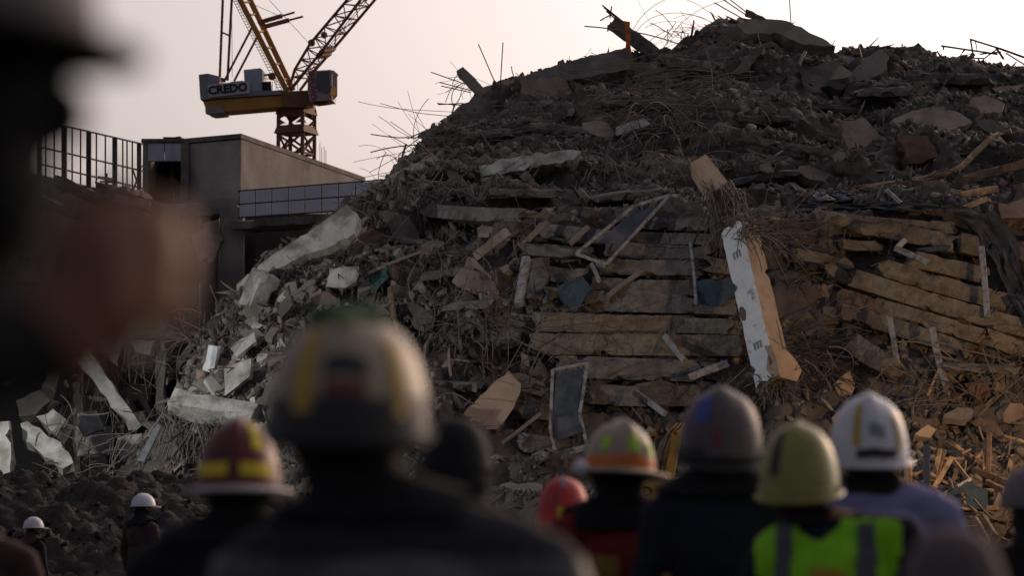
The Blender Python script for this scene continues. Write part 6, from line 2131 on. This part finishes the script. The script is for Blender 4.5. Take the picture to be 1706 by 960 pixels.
# olive helmet and lime vest
o, hc, s = person('person in a lime vest with an olive yellow ridged helmet', 1330, 697, 9.2, helmet_h=.065, jacket=NAVY, bulk=1.2, head_dx=-.11, rz=-.3, tilt=.2)
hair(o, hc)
helmet(o, hc, dict(HARD, a=.132, h=.21, low=.06, ridge=.012, z=-.04), H_OLIVE, patches=(('stripe', P_BLK, 16, 60, -124, -108), ('rear_band', H_OLIVE, 0, 8, -178, -2)))
garment('safety_vest', o, LIME, lambda c, n: .95 < c.z < 1.475 and abs(c.x) < .238 - .25 * max(0, 1.36 - c.z) and (c.x + .03) ** 2 + (c.z - 1.5) ** 2 > .0075, .014)
for q in (-1, 1):
    garment('reflective_stripe', o, GREYST, lambda c, n: 1.02 < c.z < 1.462 and .10 < c.x * q < .16, .019)
garment('reflective_stripe', o, GREYST, lambda c, n: 1.08 < c.z < 1.14 and abs(c.x) < .20, .021)
garment('back_print', o, P_AMB, lambda c, n: 1.285 < c.z < 1.32 and n.y < -.4 and -.03 < c.x < .07, .018)

# white helmet with amber stripes, lavender shirt
o, hc, s = person('person in a lavender shirt with a white helmet striped in amber', 1446, 652, 10.4, helmet_h=.06, jacket=LAV, bulk=1.15, head_dx=-.03)
hair(o, hc)
helmet(o, hc, dict(HARD, a=.136, h=.205, z=-.042, low=.05, ridge=.016, brim=(.05, .018, .03), rw=.024), H_WHITE, patches=(
    ('stripe', P_AMB, 14, 56, -122, -110), ('stripe', P_AMB, 10, 40, -52, -44), ('label', P_GREY, 20, 30, -96, -72), ('rear_band', P_BLK, 6, 12, -115, -55)))

# right edge person
o, hc, s = person('dark figure with a grey helmet cut by the right edge', 1718, 768, 10.6, helmet_h=.074, jacket=BLACKC, bulk=1.1)
hair(o, hc)
helmet(o, hc, HARD, H_GREY)

# mauve hood, bottom right, very soft
o, hc, s = person('person in a brownish mauve hood, blurred at the bottom right', 1588, 868, 4.3, jacket=MAUVE, bulk=1.05, helmet_h=.03)
helmet(o, hc, dict(a=.105, b=.125, h=.15, ridge=0, low=.1, z=.0), MAUVE)
garment('hood', o, MAUVE, lambda c, n: 1.43 < c.z < 1.6 and c.y < .08 and abs(c.x) < .2, .03)

# brown shoulder at the bottom left, head outside the frame
o, hc, s = person('person in a brown jacket with only a shoulder showing at the bottom left', -50, 795, 11.5, jacket=BROWN, bulk=1.25, helmet_h=.0)
hair(o, hc)

# two small white helmets by the earth bank
o, hc, s = person('distant person in a brown jacket with a white peaked helmet by the earth bank', 239, 819, 35, helmet_h=.073, jacket=BROWN, bulk=1.2, rz=-.8, ground=.05)
hair(o, hc)
garment('collar', o, BLACKC, lambda c, n: 1.42 < c.z < 1.6 and abs(c.x) < .2 and c.y < .07, .03)
helmet(o, hc, dict(HARD, a=.13, b=.15, h=.15, ridge=.008, brim=(.085, .004, .012), bp=3), H_WHITE)
o, hc, s = person('distant person with a white peaked helmet at the left edge of the earth bank', 56, 858, 37, helmet_h=.073, jacket=BLACKC, bulk=1.2, rz=-.8)
hair(o, hc)
garment('collar', o, BROWN, lambda c, n: 1.42 < c.z < 1.6 and abs(c.x) < .2 and c.y < .07, .03)
helmet(o, hc, dict(HARD, a=.13, b=.15, h=.15, ridge=.008, brim=(.085, .004, .012), bp=3), H_WHITE)

# very near person at the left edge, in profile, handset at the mouth
o, hc, s = person('very close blurred person at the left edge holding a radio to the mouth', -165, -70, 1.9, rz=-math.pi / 2, jacket=BLACKC, bulk=1.1, arms='radio', head_dy=.15, voxel=.007, H=1.825, helmet_h=0)
hair(o, hc)
helmet(o, hc, dict(HARD, a=.125, b=.13, h=.155, ridge=.006, brim=(.03, .006, .006), bp=3, z=.03, droop=.35), H_GREY, H_BLACK)
garment('face_shade', o, BLACKC, lambda c, n: 1.46 < c.z < 1.665 and (c.x ** 2 + (c.y - .17) ** 2) < .02 and not (c.y > .28 and c.x > .045), .006)  # black layer added to put shade over the face and neck
# the handset belongs to the hand, not to the body
gl = Vector((.085, .325, 1.512 + (hc.z - 1.632)))
gw = Matrix.LocRotScale(o.location, o.rotation_euler, o.scale) @ gl
rd = empty('handheld_radio', gw + Vector((0, 0, -.058)))
tag(rd, 'black handheld radio in the fist of the close blurred person', 'radio')
box('radio_body', (gw.x - .021, gw.y - .029, gw.z - .058), (gw.x + .021, gw.y + .029, gw.z + .04), RADIO, rd, bevel=.006)
tube('antenna', [gw + Vector((0, .017, .05)), gw + Vector((0, .018, .07))], .006, RADIO, rd, sides=8)
